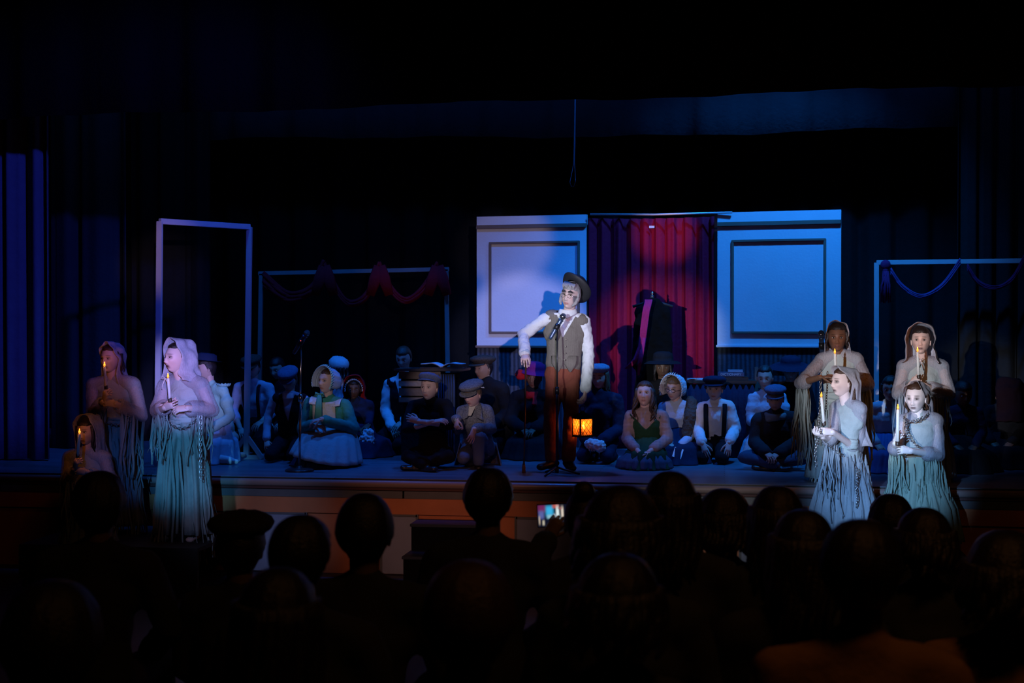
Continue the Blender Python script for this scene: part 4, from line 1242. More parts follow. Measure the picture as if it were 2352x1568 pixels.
# far left, behind the hooded singer
f = basic('person in a dark bonnet and pale teal ruffled dress kneeling behind the hooded singer', 'kneel', (474, 846), (500, 1062), -30, (-62, 8, 0), 0.92, 0.85, SKIN_FAIR, None, (HD, dict(fringe=0.055)), MINT, ('skirt', PALEB),
          kw_top=dict(puff=0.03, disp=0.03), low_kw=dict(w=0.24, d=0.30))
m = MB(); m.lathe([(0.150, 0.010), (0.110, 0.0), (0.100, 0.02), (0.092, 0.07), (0.06, 0.085), (0.004, 0.088)], f.M @ Matrix.Translation((0, 0.01, 0.075)) @ Matrix.Rotation(-0.25, 4, 'X'), 28, 1, 1.1); f.part('hat', m, NAVY)
m = MB()
m.grid(60, 5, lambda s, t: f.J['sb'] + Vector((0.052 * math.cos(s * 6.28) * (1 + .3 * t) + .004 * math.sin(s * 90), 0.055 * math.sin(s * 6.28), 0.045 + 0.022 * t + 0.006 * math.sin(s * 80) * t))); f.part('shoulder_ruffle', m, MINT, thick=0.003)
a = G(515, 1066, 0) ; m = MB(); m.cap(a + Vector((-.06, 0, .05)), .045, a + Vector((.06, -0.01, .04)), .035, n=12); m.cap(a + Vector((.05, -0.01, .035)), .035, a + Vector((.13, -.03, .03)), .024, n=12); f.part('stockinged_foot', fuse(m, .01, 2), WHITE)

f = basic('person in a flat cap, braces and rolled blue shirt kneeling behind the door frame post', 'kneel', (579, 844), (577, 1040), -5, (-5, 14, 0), 1.0, 0.95, SKIN_FAIR, None, (HD, dict(fringe=0.05)), PALEB, ('trousers', BLACK), kw_top=dict(to=0.72),
          ov=dict(wa=(552, 985, -.25), wb=(600, 968, -.28)))
f.cap_hat(BROWNT, 6)
m = MB()
for sg in (-1, 1):
    mid = (f.J['sa'] + f.J['sb']) / 2; sd = (f.J['sb'] - f.J['sa']).normalized()
    m.tube([mid + sd * .085 * sg + Vector((0, .0, .055)), mid + sd * .085 * sg + Vector((0, -.10, .01)), f.J['chest'] + sd * .075 * sg + Vector((0, -.135, 0)), f.J['waist'] + sd * .07 * sg + Vector((0, -.125, -.03))], 0.018, 6, 0.25, side=(1, 0, 0))
f.part('braces', m, BLACK)
f = basic('dark-haired person looking down, half hidden between two boys in caps', 'kneel', (637, 846), (640, 1030), -10, (-15, 16, 0), 1.0, 0.95, SKIN_FAIR, None, (HD, dict(fringe=0.055)), BLACK, ('trousers', BLACK), dback=.3)
f = basic('boy in a blue cap and dark vest with open white collar, looking down', 'kneel', (664, 872), (655, 1060), 0, (-5, 22, 0), 0.93, 0.84, SKIN_FAIR, None, (HD, dict(fringe=0.04)), PALEB, ('trousers', BLACK),
          ov=dict(ea=(616, 955, 0), eb=(716, 950, 0), wa=(612, 1010, -.12), wb=(700, 1000, -.12)))
f.vest(BLACK, e=0.022, v=0.7); f.collar(WHITE); f.cap_hat(BLUEC, 12, 1.0)

# girl in the mint bonnet
J = pose('kneel', (752, 876), (752, 1072), -22, 0, 0.22, 0, dict(sa=(713, 925, .02), sb=(793, 930, .05), ea=(695, 985, -.06), eb=(812, 985, -.02), wa=(722, 975, -.26), wb=(738, 962, -.30)))
f = Fig('girl in a mint bonnet, green dress and white apron kneeling behind the left microphone', J, 0.92, (-24, -8, 4), 0.98, (0.58, 0.40, 0.33), vox=0.011)
f.body(hands={'a': (Vector((1, -.2, -.2)), Vector((0, .2, -1)), .4, -1), 'b': (Vector((-1, -.2, -.3)), Vector((0, .3, -1)), .4, 1)}, face=dict(socket=.3, gaze=(-.1, .25), blush=.2), hq=(50, 68))
f.shirt(GREEN, e=0.02, to=0.92, disp=0.024, name='dress_bodice', puff=0.014)
f.kneel_skirt(NAVY, w=0.29, d=0.33, seed=3, name='skirt')
m = MB(); mid = (J['sa'] + J['sb']) / 2
m.grid(14, 12, lambda s, t: Vector((lerp(J['sa'].x + .055, J['sb'].x - .055, s) - .01 * (1 - t), J['chest'].y - .135 - .012 * math.sin(s * 3.14), lerp(mid.z + .02, J['waist'].z - .02, t) + .02 * abs(s - .5))) + Vector((0, .02 * (1 - t), 0)))
f.part('apron_bib', m, CREAM, thick=0.006)
for sg, q in ((-1, 'sa'), (1, 'sb')):
    m = MB(); p = J[q]; m.grid(8, 10, lambda s, t: p + Vector((-sg * (.02 + .07 * s), -.03 + .10 * (1 - 2 * t), .062 - .25 * (t - .5) ** 2 - .01 * s)))
    f.part('apron_strap', m, WHITE, thick=0.005)
kn = (J['ka'] + J['kb']) / 2
m = MB()
def apr(s, t):
    a = math.radians(200 + 185 * s)
    rx, ry = lerp(.13, .33, t ** .75), lerp(.13, .40, t ** .75)
    c = J['waist'].lerp(Vector(((kn.x + J['pelvis'].x) / 2, (kn.y * .6 + J['pelvis'].y * .4), 0.012)), t)
    f_ = 1 + .035 * math.sin(a * 16) * t
    zz = c.z + .07 * math.sin(t * 3.14) + .10 * t * (1 - sstep(0.0, .7, s)) + 0.012
    return Vector((c.x + rx * f_ * math.cos(a), c.y + ry * f_ * math.sin(a), zz))
m.grid(60, 16, apr); f.part('apron', m, cloth('apron_linen', (.40, .45, .44), col2=(.33, .38, .38)), thick=0.005)
f.bonnet(PALEB, MINT, label='blue bonnet with mint frill', wide=1.15, rim=-0.088, tall=0.130, ruff=0.010)
f.hair(HB, fringe=0.07)
m = MB(); c = f.M @ Vector((0, -.085, -.135))
for sg in (-1, 1):
    m.tube([c, c + Vector((.035 * sg, -.012, .015)), c + Vector((.05 * sg, -.01, -.01)), c + Vector((.02 * sg, 0, -.015)), c], .012, 6, .3, side=(0, 0, 1))
    m.tube([c + Vector((.008 * sg, -.005, 0)), c + Vector((.012 * sg, -.03, -.1)), c + Vector((.014 * sg, -.05, -.22))], [.014, .02, .024], 6, .2, side=(1, 0, 0))
f.part('ribbon', m, cloth('green_ribbon', (.10, .36, .27), col2=(.08, .3, .22)))

f = basic('person in a white cloth cap turned away behind the girl in the mint bonnet', 'kneel', (777, 850), (778, 1040), 10, (-140, 0, 0), 0.98, 0.9, SKIN_FAIR, None, (HD, dict(fringe=0.05, strands=10, length=.1)), PALEB, ('skirt', NAVY), dback=.35)
m = MB(); m.lathe([(0.094, -0.03), (0.102, -0.01), (0.108, 0.03), (0.085, 0.065), (0.045, 0.085), (0.004, 0.088)], f.M @ Matrix.Translation((0, 0.01, 0.055)) @ Matrix.Rotation(-0.3, 4, 'X'), 30, 1, 1.15, zmod=lambda r, t: .006 * math.sin(t * 11)); f.part('mob_cap', m, WHITE)
f = basic('dark-skinned child in a red hood and white lace cap clutching a white bundle', 'kneel', (813, 893), (826, 1050), 8, (12, 4, 0), 0.88, 0.84, SKIN_DARK, dict(socket=.3), (HD, dict(fringe=0.06)), NAVY, ('skirt', NAVY),
          ov=dict(wa=(828, 985, -.25), wb=(846, 975, -.22), ea=(800, 965, -.05), eb=(850, 950, .05)), dback=.28)
f.part('hood', hood_mesh(f.M, rim_y=-.03, w=.125, top=.155, back=.16, drop=.2, flare=1.2, seed=44), RED, thick=.006, label='red hood')
m = MB(); m.grid(120, 4, lambda s, t: f.M @ Vector(((.092 + .01 * t) * math.sin(math.radians(-100 + 200 * s)) * (1 + .06 * math.sin(s * 100) * t), -.06 - .02 * t, (.108 + .012 * t) * math.cos(math.radians(-100 + 200 * s)) * (1 + .05 * math.sin(s * 100) * t)))); f.part('lace_cap', m, WHITE, thick=.003)
b = G(838, 1052, 0) + Vector((0, .08, 0))
rt = root('bundle', b, 'crumpled white cloth bundle held upright on the floor by the child in the red hood', 'bundle')
m = MB(); m.ell(b + UP * .17, (.075, .07, .09)); m.ell(b + Vector((.02, 0, .24)), (.05, .05, .05)); m.cap(b + UP * .06, .06, b + UP * .16, .05); m = fuse(m, .008, 1, .05, .03)
m.build('cloth_wrap', WHITE, rt)
# behind the lectern
f = basic('dark-haired boy in a black vest and full white shirt sleeves looking down behind the lectern', 'kneel', (927, 822), (905, 1040), -8, (-6, 16, 0), 1.0, 0.98, SKIN_FAIR, None, (HB, dict(fringe=0.055, vol=1.2)), WHITE, ('trousers', BLACK), ov=dict(sa=(893, 882, .02), sb=(962, 882, .02), ea=(884, 940, 0), wa=(902, 985, -.2)),
          kw_top=dict(disp=.03, e=.016))
f.vest(BLACK, e=.024, v=.6)
# boy with crossed arms
J = pose('cross', (986, 890), (985, 1078), -8, 0, 0.12, 0, dict(sa=(948, 933, .02), sb=(1026, 930, .02), ea=(934, 985, -.12), eb=(1034, 975, -.10), wa=(995, 968, -.30), wb=(962, 968, -.31), ka=(938, 1048, -.15), kb=(1030, 1048, -.15)))
f = Fig('boy in a faded blue cap and black shirt sitting cross-legged with folded arms', J, 0.9, (-12, -3, 2), 0.98, (0.60, 0.42, 0.36), vox=0.011)
f.body(hands={'a': (Vector((1, .1, .15)), Vector((0, .5, -1)), .3, 1), 'b': (Vector((-1, .0, .35)), Vector((0, 1, -.2)), .3, -1)}, face=dict(socket=.25, gaze=(-.25, .2)), hq=(50, 68))
f.shirt(BLACK, e=.018, to=.62, disp=.022); f.trousers(BLACK, e=.02); f.shoes(); f.collar(BLACK, .06, .04); f.hair(HBL, fringe=.06); f.cap_hat(BLUEC, -14, .98)
# crouching boy in grey
Yc = G(1085, 1075, 0).y + .18
J = PJ(Yc, dict(head=(1085, 905, -.10), sa=(1062, 945, -.02), sb=(1118, 943, .02), pelvis=(1100, 1030, .14), ea=(1052, 985, -.15), eb=(1128, 985, -.02), wa=(1048, 962, -.36), wb=(1090, 985, -.32),
                ka=(1064, 1050, -.20), kb=(1098, 1002, -.28), aa=(1085, 1064, .12), ab=(1100, 1064, -.20)))
J['_root'] = G(1090, 1075, 0) + Vector((0, .1, 0)); finish_joints(J)
f = Fig('boy in a grey tweed cap and coat crouching on one knee', J, 0.88, (-22, 10, 0), 0.98, (0.66, 0.42, 0.37), vox=0.011)
f.body(hands={'a': (Vector((.1, -.4, -1)), Vector((.5, .6, -.2)), .9, 1), 'b': (Vector((-.3, -.25, -1)), Vector((-.3, .6, 0)), .25, 1)}, face=dict(socket=.25, gaze=(-.35, .3), blush=.5, mouth_open=.3), hq=(50, 68))
f.shirt(GREYT, e=.024, to=.93, hem='hip', name='coat', disp=.024)
f.trousers(FADED, e=.018); f.shoes(); f.hair(HBL, fringe=.03, ear=-.01); f.cap_hat(GREYT, 14, 1.06)
m = MB()
for sg in (-1, 1):
    mid = J['neck']; m.grid(6, 8, lambda s, t: mid + Vector((sg * (.02 + .06 * s + .02 * t), -.05 - .05 * t - .0 * s, .035 - .13 * t - .03 * s)))
f.part('coat_lapel', m, GREYT, thick=.008)
m = MB(); m.grid(5, 8, lambda s, t: J['neck'] + Vector((-.035 + .07 * s * (1 - .6 * t), -.068 - .040 * t, .02 - .10 * t))); f.part('shirt_front', m, CREAM, thick=.004)
m = MB(); d = (J['wa'] - J['ea']).normalized(); m.cap(J['wa'] - d * .05, .040, J['wa'] - d * .015, .037, n=14); f.part('shirt_cuff', m, PALEB)
m = MB(); m.grid(26, 10, lambda s, t: J['pelvis'].lerp(J['waist'], .4) + Vector((.17 * math.cos(3.14 + 3.6 * s - .3) * (1 + .35 * t), .16 * math.sin(3.14 - 3.6 * s + .3) * (1 + .5 * t), -.24 * t + .01 * math.sin(s * 20)))); f.part('coat_skirt', m, GREYT, thick=.008)
# man in the brown cap behind
f = basic('man in a brown tweed cap and black coat kneeling behind the crouching boy in grey', 'kneel', (1110, 845), (1125, 1050), -20, (-38, 2, 0), 1.02, 1.0, SKIN_TAN, dict(socket=.25, gaze=(.1, .1)), (HD, dict(fringe=0.05)), BLACK, ('trousers', BLACK), dback=.3, kw_top=dict(e=.03, hem='hip', name='coat'))
f.collar(WHITE, .06, .05); f.cap_hat(BROWNT, 4, 1.12)
# person in the plum hat
f = basic('dark-skinned person in a plum hat with red bow and red neckerchief, behind the cane', 'kneel', (1226, 866), (1222, 1055), -4, (-6, 4, 0), 1.0, 0.95, SKIN_DARK, None, (HD, dict(fringe=0.05)), BLACK, ('skirt', BLACK), dback=.3, kw_top=dict(e=.03, name='coat'),
          ov=dict(sa=(1188, 912, .0), sb=(1256, 912, .0), ea=(1172, 965, -.05), wa=(1200, 985, -.25), eb=(1258, 965, 0), wb=(1228, 985, -.25)))
m = MB(); m.lathe([(0.135, -0.03), (0.118, -0.006), (0.100, 0.0), (0.101, 0.03), (0.094, 0.07), (0.06, 0.088), (0.004, 0.092)], f.M @ Matrix.Translation((0.01, 0.0, 0.065)) @ Matrix.Rotation(.15, 4, 'Y'), 30, 1, 1.1); h = f.part('hat', m, PURPLE)
m = MB(); c = f.M @ Vector((-.125, -.05, .03)); m.ell(c, (.052, .04, .055)); m.ell(c + Vector((.05, 0, -.02)), (.035, .03, .03)); f.part('bow', fuse(m, .008, 2, .01, .03), RED, h, label='red bow')
f.scarf(RED, .062, 'red neckerchief', .12)
# right of the man: person with muff
f = basic('long-haired person in a pale knitted cap and navy coat kneeling with a white muff', 'kneel', (1376, 865), (1376, 1062), -6, (-8, 6, 0), 0.98, 0.95, SKIN_FAIR, dict(socket=.35), (HBL, dict(fringe=0.05, strands=16, length=.18)), NAVY, ('trousers', NAVY),
          kw_top=dict(e=.028, name='coat', disp=.026), ov=dict(sb=(1415, 918, .02), sa=(1340, 918, .02), eb=(1424, 985, .0), ea=(1334, 985, 0), wa=(1350, 1012, -.26), wb=(1380, 1012, -.26)))
c, v = flat_cap(f.M, 4, .98); f.part('knitted_cap', c, cloth('knit_pale', (.34, .38, .46), 'tweed', (.2, .23, .3)))
mu = at(1366, 1021, f.J['wa'].y - .05)
rt = root('muff', mu, 'fluffy white muff in the lap of the person in the pale knitted cap', 'muff')
m = MB(); m.cap(mu + Vector((-.045, 0, .01)), .05, mu + Vector((.05, 0, -.012)), .055, n=14); fuse(m, .007, 1, .035, .025).build('fur_roll', WHITE, rt)
# girl with long hair
J = pose('kneel', (1481, 905), (1484, 1078), -4, 0, .22, 0, dict(sa=(1448, 955, .02), sb=(1522, 955, .02), ea=(1440, 1008, 0), eb=(1534, 1008, 0), wa=(1468, 1038, -.24), wb=(1490, 1038, -.25)))
f = Fig('girl with long wavy brown hair in a bottle-green pinafore over a plaid blouse', J, 0.88, (-5, -12, 0), 0.98, (0.62, 0.42, 0.37), vox=0.011)
f.body(hands={'a': (Vector((.9, -.3, -.3)), Vector((0, .3, -1)), .5, -1), 'b': (Vector((-.9, -.3, -.3)), Vector((0, .3, -1)), .5, 1)}, face=dict(socket=.28, blush=.5, lip=(.45, .18, .18), gaze=(-.1, .2)), hq=(50, 68))
f.shirt(PLAID, e=.018, to=.85, disp=.024, name='blouse', puff=.014); f.vest(DKGREEN, e=.024, v=.34, vw=.11, name='pinafore')
f.hair(HB, fringe=.066, strands=40, length=.25, wave=.032, vol=2.0, seed=6); f.kneel_skirt(DKGREEN, w=.205, d=.25, seed=8)
m = MB(); skirt(m, [(Vector((J['ka'].x * .5 + J['kb'].x * .5, J['ka'].y + .10, .14)), .16, .13), (Vector((J['ka'].x * .5 + J['kb'].x * .5, J['ka'].y + .10, .08)), .222, .22), (Vector((J['ka'].x * .5 + J['kb'].x * .5, J['ka'].y + .10, .01)), .238, .24)], 20, .02, 3, sharp=1, top_amp=.6)
f.part('petticoat', m, DENIM, thick=.005)
f = basic('dark-skinned person in a wide black hat, face just above the white frilled bonnet', 'kneel', (1523, 842), (1520, 1052), 0, (0, 6, 0), 1.0, 1.0, SKIN_DARK, None, (HD, dict(fringe=0.05, strands=14, length=.2)), BLACK, ('skirt', BLACK), dback=.12)
m = MB(); m.lathe([(0.19, -0.03), (0.14, -0.004), (0.102, 0.0), (0.101, 0.03), (0.094, 0.07), (0.06, 0.09), (0.004, 0.094)], f.M @ Matrix.Translation((0.0, 0.01, 0.06)) @ Matrix.Rotation(-.1, 4, 'X'), 32, 1, 1.1); f.part('wide_hat', m, BLACK)
# white bonnet with glasses
f = basic('person in a frilled white bonnet, glasses and a brown fur stole, holding a paper', 'kneel', (1549, 892), (1560, 1065), -14, (-22, 4, 4), 0.98, 0.92, SKIN_FAIR, dict(socket=.35), (HBL, dict(fringe=0.055)), PALEB, ('skirt', NAVY), dback=.28, kw_top=dict(puff=.01),
          ov=dict(sa=(1524, 935, .02), sb=(1590, 935, .04), ea=(1520, 985, -.02), eb=(1596, 990, 0), wa=(1538, 1020, -.28), wb=(1562, 1025, -.26)))
f.bonnet(WHITE, CREAM, label='white bonnet with cream frill', wide=1.12, rim=-.09, ruff=.016, tall=.135); f.glasses(FRW)
m = MB(); m.tube([f.J['sb'] + Vector((-.02, .06, .06)), f.J['sb'] + Vector((.0, -.06, .05)), f.J['sb'] + Vector((-.02, -.14, -.08)), f.J['sb'] + Vector((-.05, -.16, -.28))], [.045, .055, .06, .05], 12); f.part('fur_stole', fuse(m, .01, 1, .03, .03), FUR, label='brown fur stole')
p = at(1557, 1040, f.J['wa'].y - .13); m = MB(); m.box(p, (.085, .003, .10), Matrix.Rotation(.3, 3, 'Y') @ Matrix.Rotation(-.5, 3, 'X'))
o = m.build('paper', plain('paper', (.75, .75, .75), .8), None, p, smooth=False); tag(o, 'small sheet of white paper in the hands of the person in the frilled white bonnet', 'paper')
# suspenders
J = pose('kneel', (1641, 893), (1640, 1066), -6, 0, .22, 0, dict(sa=(1612, 936, .02), sb=(1674, 934, .02), ea=(1602, 985, 0), eb=(1688, 985, .02), wa=(1614, 1018, -.24), wb=(1674, 1016, -.24), pelvis=(1642, 1020, .12)))
f = Fig('person in a dark flat cap, white puffed shirt and black braces kneeling upright', J, .88, (-8, -2, 0), .98, (0.55, 0.38, 0.33), vox=.011)
f.body(hands={'a': (Vector((.35, -.35, -1)), Vector((.3, .6, -.4)), .15, 1), 'b': (Vector((-.1, -.35, -1)), Vector((-.3, .6, -.4)), .15, -1)}, face=dict(socket=.28, gaze=(.2, .15)), hq=(50, 68))
f.shirt(WHITE, e=.022, to=.92, disp=.030, puff=.022, flare=.006); f.trousers(BLACK, e=.02); f.hair(HB, fringe=.055, strands=8, length=.02); f.collar(WHITE, .064, .03); f.cap_hat(NAVY, 4, 1.08)
m = MB(); mid = (J['sa'] + J['sb']) / 2; sd = (J['sb'] - J['sa']).normalized()
for sg in (-1, 1):
    m.tube([mid + sd * .088 * sg + Vector((0, .0, .062)), mid + sd * .09 * sg + Vector((0, -.11, .0)), J['chest'] + sd * .088 * sg + Vector((0, -.142, 0)), J['waist'] + sd * .08 * sg + Vector((0, -.135, -.06))], 0.021, 6, 0.22, side=(1, 0, 0))
f.part('braces', m, BLACK)
# bowed figure with puffed white sleeve
J = pose('kneel', (1708, 925), (1700, 1050), 30, 0, .30, -.05, dict(sa=(1678, 945, .05), sb=(1706, 950, .05), ea=(1690, 1000, 0), eb=(1712, 1000, 0), pelvis=(1672, 1025, .15)))
f = Fig('person bowed forward in a billowing white blouse, behind the person in black braces', J, .88, (30, 40, 0), .9, SKIN_FAIR)
f.body(face={}, hq=(30, 40)); f.shirt(WHITE, e=.03, to=.9, disp=.035, puff=.035); f.kneel_skirt(NAVY, w=.2, d=.25); f.hair(HD, fringe=.05)
# lady in pale blouse on a chair
f = basic('woman with dark hair in a pale puffed blouse, just right of the table of books', 'kneel', (1757, 867), (1757, 1056), -8, (-8, 8, 0), 0.98, .92, SKIN_FAIR, dict(socket=.3), (HD, dict(fringe=0.07)), PALEB, ('skirt', PALEB), dback=.15, low_kw=dict(w=.22, d=.26), kw_top=dict(puff=.022, disp=.026),
          ov=dict(sa=(1728, 912, .02), sb=(1795, 912, .02), ea=(1724, 965, 0), wa=(1742, 975, -.25)))
f = basic('woman under a very wide navy hat, in shadow behind the ragged sleeve', 'kneel', (1816, 850), (1815, 1050), 0, (0, 10, 0), 1.0, .95, SKIN_FAIR, None, (HD, dict(fringe=0.05)), BLACK, ('skirt', BLACK), dback=.05, low_kw=dict(w=.24, d=.28))
m = MB(); m.lathe([(0.215, -0.035), (0.16, -0.006), (0.102, 0.0), (0.101, 0.03), (0.094, 0.06), (0.06, 0.075), (0.004, 0.078)], f.M @ Matrix.Translation((0.0, 0.0, 0.065)), 32, 1, 1.05); f.part('wide_hat', m, NAVY)
# boy in blue cap and scarf
f = basic('boy in a blue cap, grey scarf and dark coat sitting cross-legged near the ragged sleeve', 'cross', (1781, 915), (1778, 1082), -4, (-8, 6, 0), .96, .88, (0.5, .33, .27), dict(socket=.35), (HB, dict(fringe=0.03)), CHAR, ('trousers', DENIM), dback=.25, kw_top=dict(e=.03, name='coat', hem='hip'),
          ov=dict(wa=(1760, 1040, -.25), wb=(1786, 1042, -.25), sa=(1742, 965, .02), sb=(1820, 960, .02), ea=(1732, 1015, 0), eb=(1836, 1010, 0)))
f.cap_hat(BLUEC, 10, .98); f.scarf(cloth('grey_scarf', (.20, .25, .26)), .088, 'grey knitted scarf')
# behind the right ghosts
f = basic('dark-haired person in a blue satin top sitting between the two ghosts at right', 'kneel', (2046, 893), (2040, 1085), -6, (-12, 4, 0), .98, .95, (.45, .30, .25), dict(socket=.35), (HD, dict(fringe=0.06, vol=1.5, strands=10, length=.05)), PALEB, ('skirt', cloth('royal_blue_satin', (.05, .13, .40), rough=.5)), dback=.25, kw_top=dict(disp=.03, puff=.015), low_kw=dict(w=.26, d=.3, amp=.03))
f = basic('person in a dark maroon hooded costume seated at the far right edge of the stage', 'kneel', (2312, 905), (2310, 1075), -10, (-120, 4, 0), 1.0, 1.0, SKIN_DARK, None, None, BLACK, ('skirt', BLACK), dback=.3)
f.part('hood', hood_mesh(f.M, rim_y=-.06, w=.12, top=.15, back=.15, drop=.25, flare=1.4, seed=4), cloth('maroon_wool', (.010, .002, .005)), thick=.006)
f = basic('person in dark blue clothes half lost in the dark beside the far right ghost', 'kneel', (2212, 905), (2222, 1085), 0, (10, 10, 0), 1.0, .95, SKIN_DARK, None, (HD, dict(fringe=0.05)), NAVY, ('skirt', BLACK), dback=.3)

# ================================================================== ROOM AND STAGE
def struct(o): o['kind'] = 'structure'; return o
XC = -1.8
FY = 11.80          # front edge of the stage
WOODF = bpy.data.materials.new('stage_boards'); WOODF.use_nodes = True
nt = WOODF.node_tree; b = nt.nodes['Principled BSDF']; tc = nt.nodes.new('ShaderNodeTexCoord')
br = nt.nodes.new('ShaderNodeTexBrick'); br.inputs['Scale'].default_value = 1.0; br.inputs['Brick Width'].default_value = 2.2; br.inputs['Row Height'].default_value = 0.09; br.inputs['Mortar Size'].default_value = 0.003
br.inputs['Color1'].default_value = (0.15, 0.17, 0.21, 1); br.inputs['Color2'].default_value = (0.11, 0.125, 0.155, 1); br.inputs['Mortar'].default_value = (0.015, 0.012, 0.01, 1)
nz = nt.nodes.new('ShaderNodeTexNoise'); nz.inputs['Scale'].default_value = 5; mp = nt.nodes.new('ShaderNodeMapping'); mp.inputs['Scale'].default_value = (0.6, 9, 1)
nt.links.new(tc.outputs['Object'], br.inputs['Vector']); nt.links.new(tc.outputs['Object'], mp.inputs[0]); nt.links.new(mp.outputs[0], nz.inputs['Vector'])
mr = nt.nodes.new('ShaderNodeMapRange'); mr.inputs[3].default_value = 0.22; mr.inputs[4].default_value = 0.5
nt.links.new(nz.outputs['Fac'], mr.inputs[0]); nt.links.new(mr.outputs[0], b.inputs['Roughness']); nt.links.new(br.outputs['Color'], b.inputs['Base Color'])
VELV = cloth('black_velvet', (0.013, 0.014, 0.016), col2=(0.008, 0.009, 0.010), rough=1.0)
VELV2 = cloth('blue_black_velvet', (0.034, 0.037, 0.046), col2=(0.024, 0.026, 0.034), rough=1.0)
DARKW = plain('dark_paint', (0.02, 0.02, 0.022), 0.7)
m = MB(); m.box((XC, 5.4, FLOOR_Z - 0.05), (16, 13.4, 0.1)); struct(m.build('floor', plain('floor_vinyl', (0.03, 0.03, 0.035), 0.5, bump=.1), None, (0, 6, FLOOR_Z), smooth=False))
m = MB(); m.box((XC, FY + 2.6, -0.03), (15.9, 5.2, 0.06), bev=.004); struct(m.build('stage_floor', WOODF, None, (0, FY, 0), smooth=False))
m = MB(); m.box((XC, 17.2, 2.75), (16, .1, 7.3)); struct(m.build('wall_back', DARKW, None, (0, 17.2, 0), smooth=False))
for nm, x in (('wall_left', XC - 8.0), ('wall_right', XC + 8.0)):
    m = MB(); m.box((x, 8.2, 2.75), (.1, 18.2, 7.3)); struct(m.build(nm, DARKW, None, (x, 8, 0), smooth=False))
m = MB(); m.box((XC, 8.2, 6.4), (16, 18.2, .1)); struct(m.build('ceiling', DARKW, None, (0, 8, 6.4), smooth=False))

# stage front, band by band
ORW = plain('orange_stained_wood', (0.50, 0.17, 0.065), 0.4, bump=.1, bscale=30, vary=.25)
GREYP = plain('grey_panel_paint', (0.20, 0.24, 0.33), 0.5, bump=.05, vary=.1)
REDW = plain('dark_red_wood', (0.085, 0.035, 0.032), 0.35, vary=.2)
STEEL = plain('grey_metal_strip', (0.12, 0.13, 0.14), 0.4, .3, vary=.2)
m = MB(); m.tube([(XC - 7.9, FY - .02, -.045), (XC, FY - .02, -.045), (XC + 7.9, FY - .02, -.045)], .032, 12); struct(m.build('trim_1', plain('polished_nosing', (0.26, 0.20, 0.19), 0.3), None, (0, FY, 0)))
m = MB(); m.box((XC, FY - .005, -.075), (15.8, .03, .045)); struct(m.build('trim_2', REDW, None, (0, FY, -.08), smooth=False))
m = MB()
for i in range(9):
    m.box((-9.1 + i * 1.83, FY + .0, -.135), (1.815, .02, .062))
struct(m.build('trim_3', STEEL, None, (0, FY, -.13), smooth=False))
m = MB(); m.box((XC, FY + .01, -.235), (15.8, .02, .135)); struct(m.build('trim_4', ORW, None, (0, FY, -.23), smooth=False))
m = MB(); m.box((XC, FY + .05, -.56), (15.8, .04, .54)); struct(m.build('wall_front', ORW, None, (0, FY, -.56), smooth=False))
def xa(px, y=1180): return at(px, y, FY).x
def front_panel(x0, x1, label):
    rt = root('access_panel', (xa((x0 + x1) / 2), FY - .01, FLOOR_Z), label, 'panel', 'access panels in the stage front')
    a, b_ = xa(x0), xa(x1); w_ = b_ - a
    m = MB(); m.box(((a + b_) / 2, FY + .012, -.565), (w_ - .02, .018, .49)); m.build('panel_board', GREYP, rt, smooth=False)
    m = MB()
    for x in (a, b_): m.box((x, FY + .004, -.56), (.022, .02, .52))
    m.box(((a + b_) / 2, FY + .004, -.312), (w_, .02, .018)); m.build('panel_frame', STEEL, rt, smooth=False)
front_panel(545, 703, 'grey panel in the stage front, below the left microphone stand')
front_panel(875, 958, 'grey panel in the stage front, left of the dark recess')
front_panel(1185, 1345, 'grey panel in the stage front, behind the raised phone')
front_panel(1470, 1595, 'grey panel in the stage front, below the long-haired girl in green')
front_panel(1700, 1850, 'grey panel in the stage front, beside the ghost in profile')
# portable steps in front of the stage
def steps(x0, x1, label, tops, y=FY - .04, d=.30):
    rt = root('step_unit', ((x0 + x1) / 2, y - .4, FLOOR_Z), label, 'steps', 'portable steps along the stage front')
    for i, z in enumerate(tops):
        yy = y - d * (i + .5)
        m = MB(); m.box(((x0 + x1) / 2, yy, (z + FLOOR_Z) / 2 - .012), (x1 - x0, d, z - FLOOR_Z - .025)); m.build('riser', plain('riser_black', (.003, .0035, .005), .7, spec=.05), rt, smooth=False)
        m = MB(); m.box(((x0 + x1) / 2, yy - .01, z - .012), (x1 - x0 + .02, d + .02, .024), bev=.004); m.build('tread', plain('tread_grey_blue', (.02, .03, .05), .5, spec=.2), rt, smooth=False)
steps(xa(965), xa(1110), 'dark two-tread steps beside the grey panel under the crouching boy', (-.33, -.55))
def platform(x0, x1, y0, y1, z, label):
    rt = root('platform', ((x0 + x1) / 2, (y0 + y1) / 2, FLOOR_Z), label, 'platform', 'low platforms the ghosts stand on')
    m = MB(); m.box(((x0 + x1) / 2, (y0 + y1) / 2, z - .015), (x1 - x0, y1 - y0, .03), bev=.004); m.build('top', DARKW, rt, smooth=False)
    for sx in (x0 + .05, x1 - .05):
        for sy in (y0 + .05, y1 - .05):
            m = MB(); m.box((sx, sy, (z - .03 + FLOOR_Z) / 2), (.06, .06, z - .03 - FLOOR_Z)); m.build('leg', DARKW, rt, smooth=False)
    m = MB(); m.box(((x0 + x1) / 2, y0 + .01, z - .15), (x1 - x0, .02, .24)); m.build('skirting', DARKW, rt, smooth=False)
platform(at(130, 1150, 11.2).x, at(520, 1150, 11.2).x, 10.55, 11.72, -.43, 'low black platform under the two ghosts at left')
platform(at(1830, 1150, 11.3).x, at(2210, 1150, 11.3).x, 10.95, 11.72, -.43, 'low black platform under the ghosts at right')

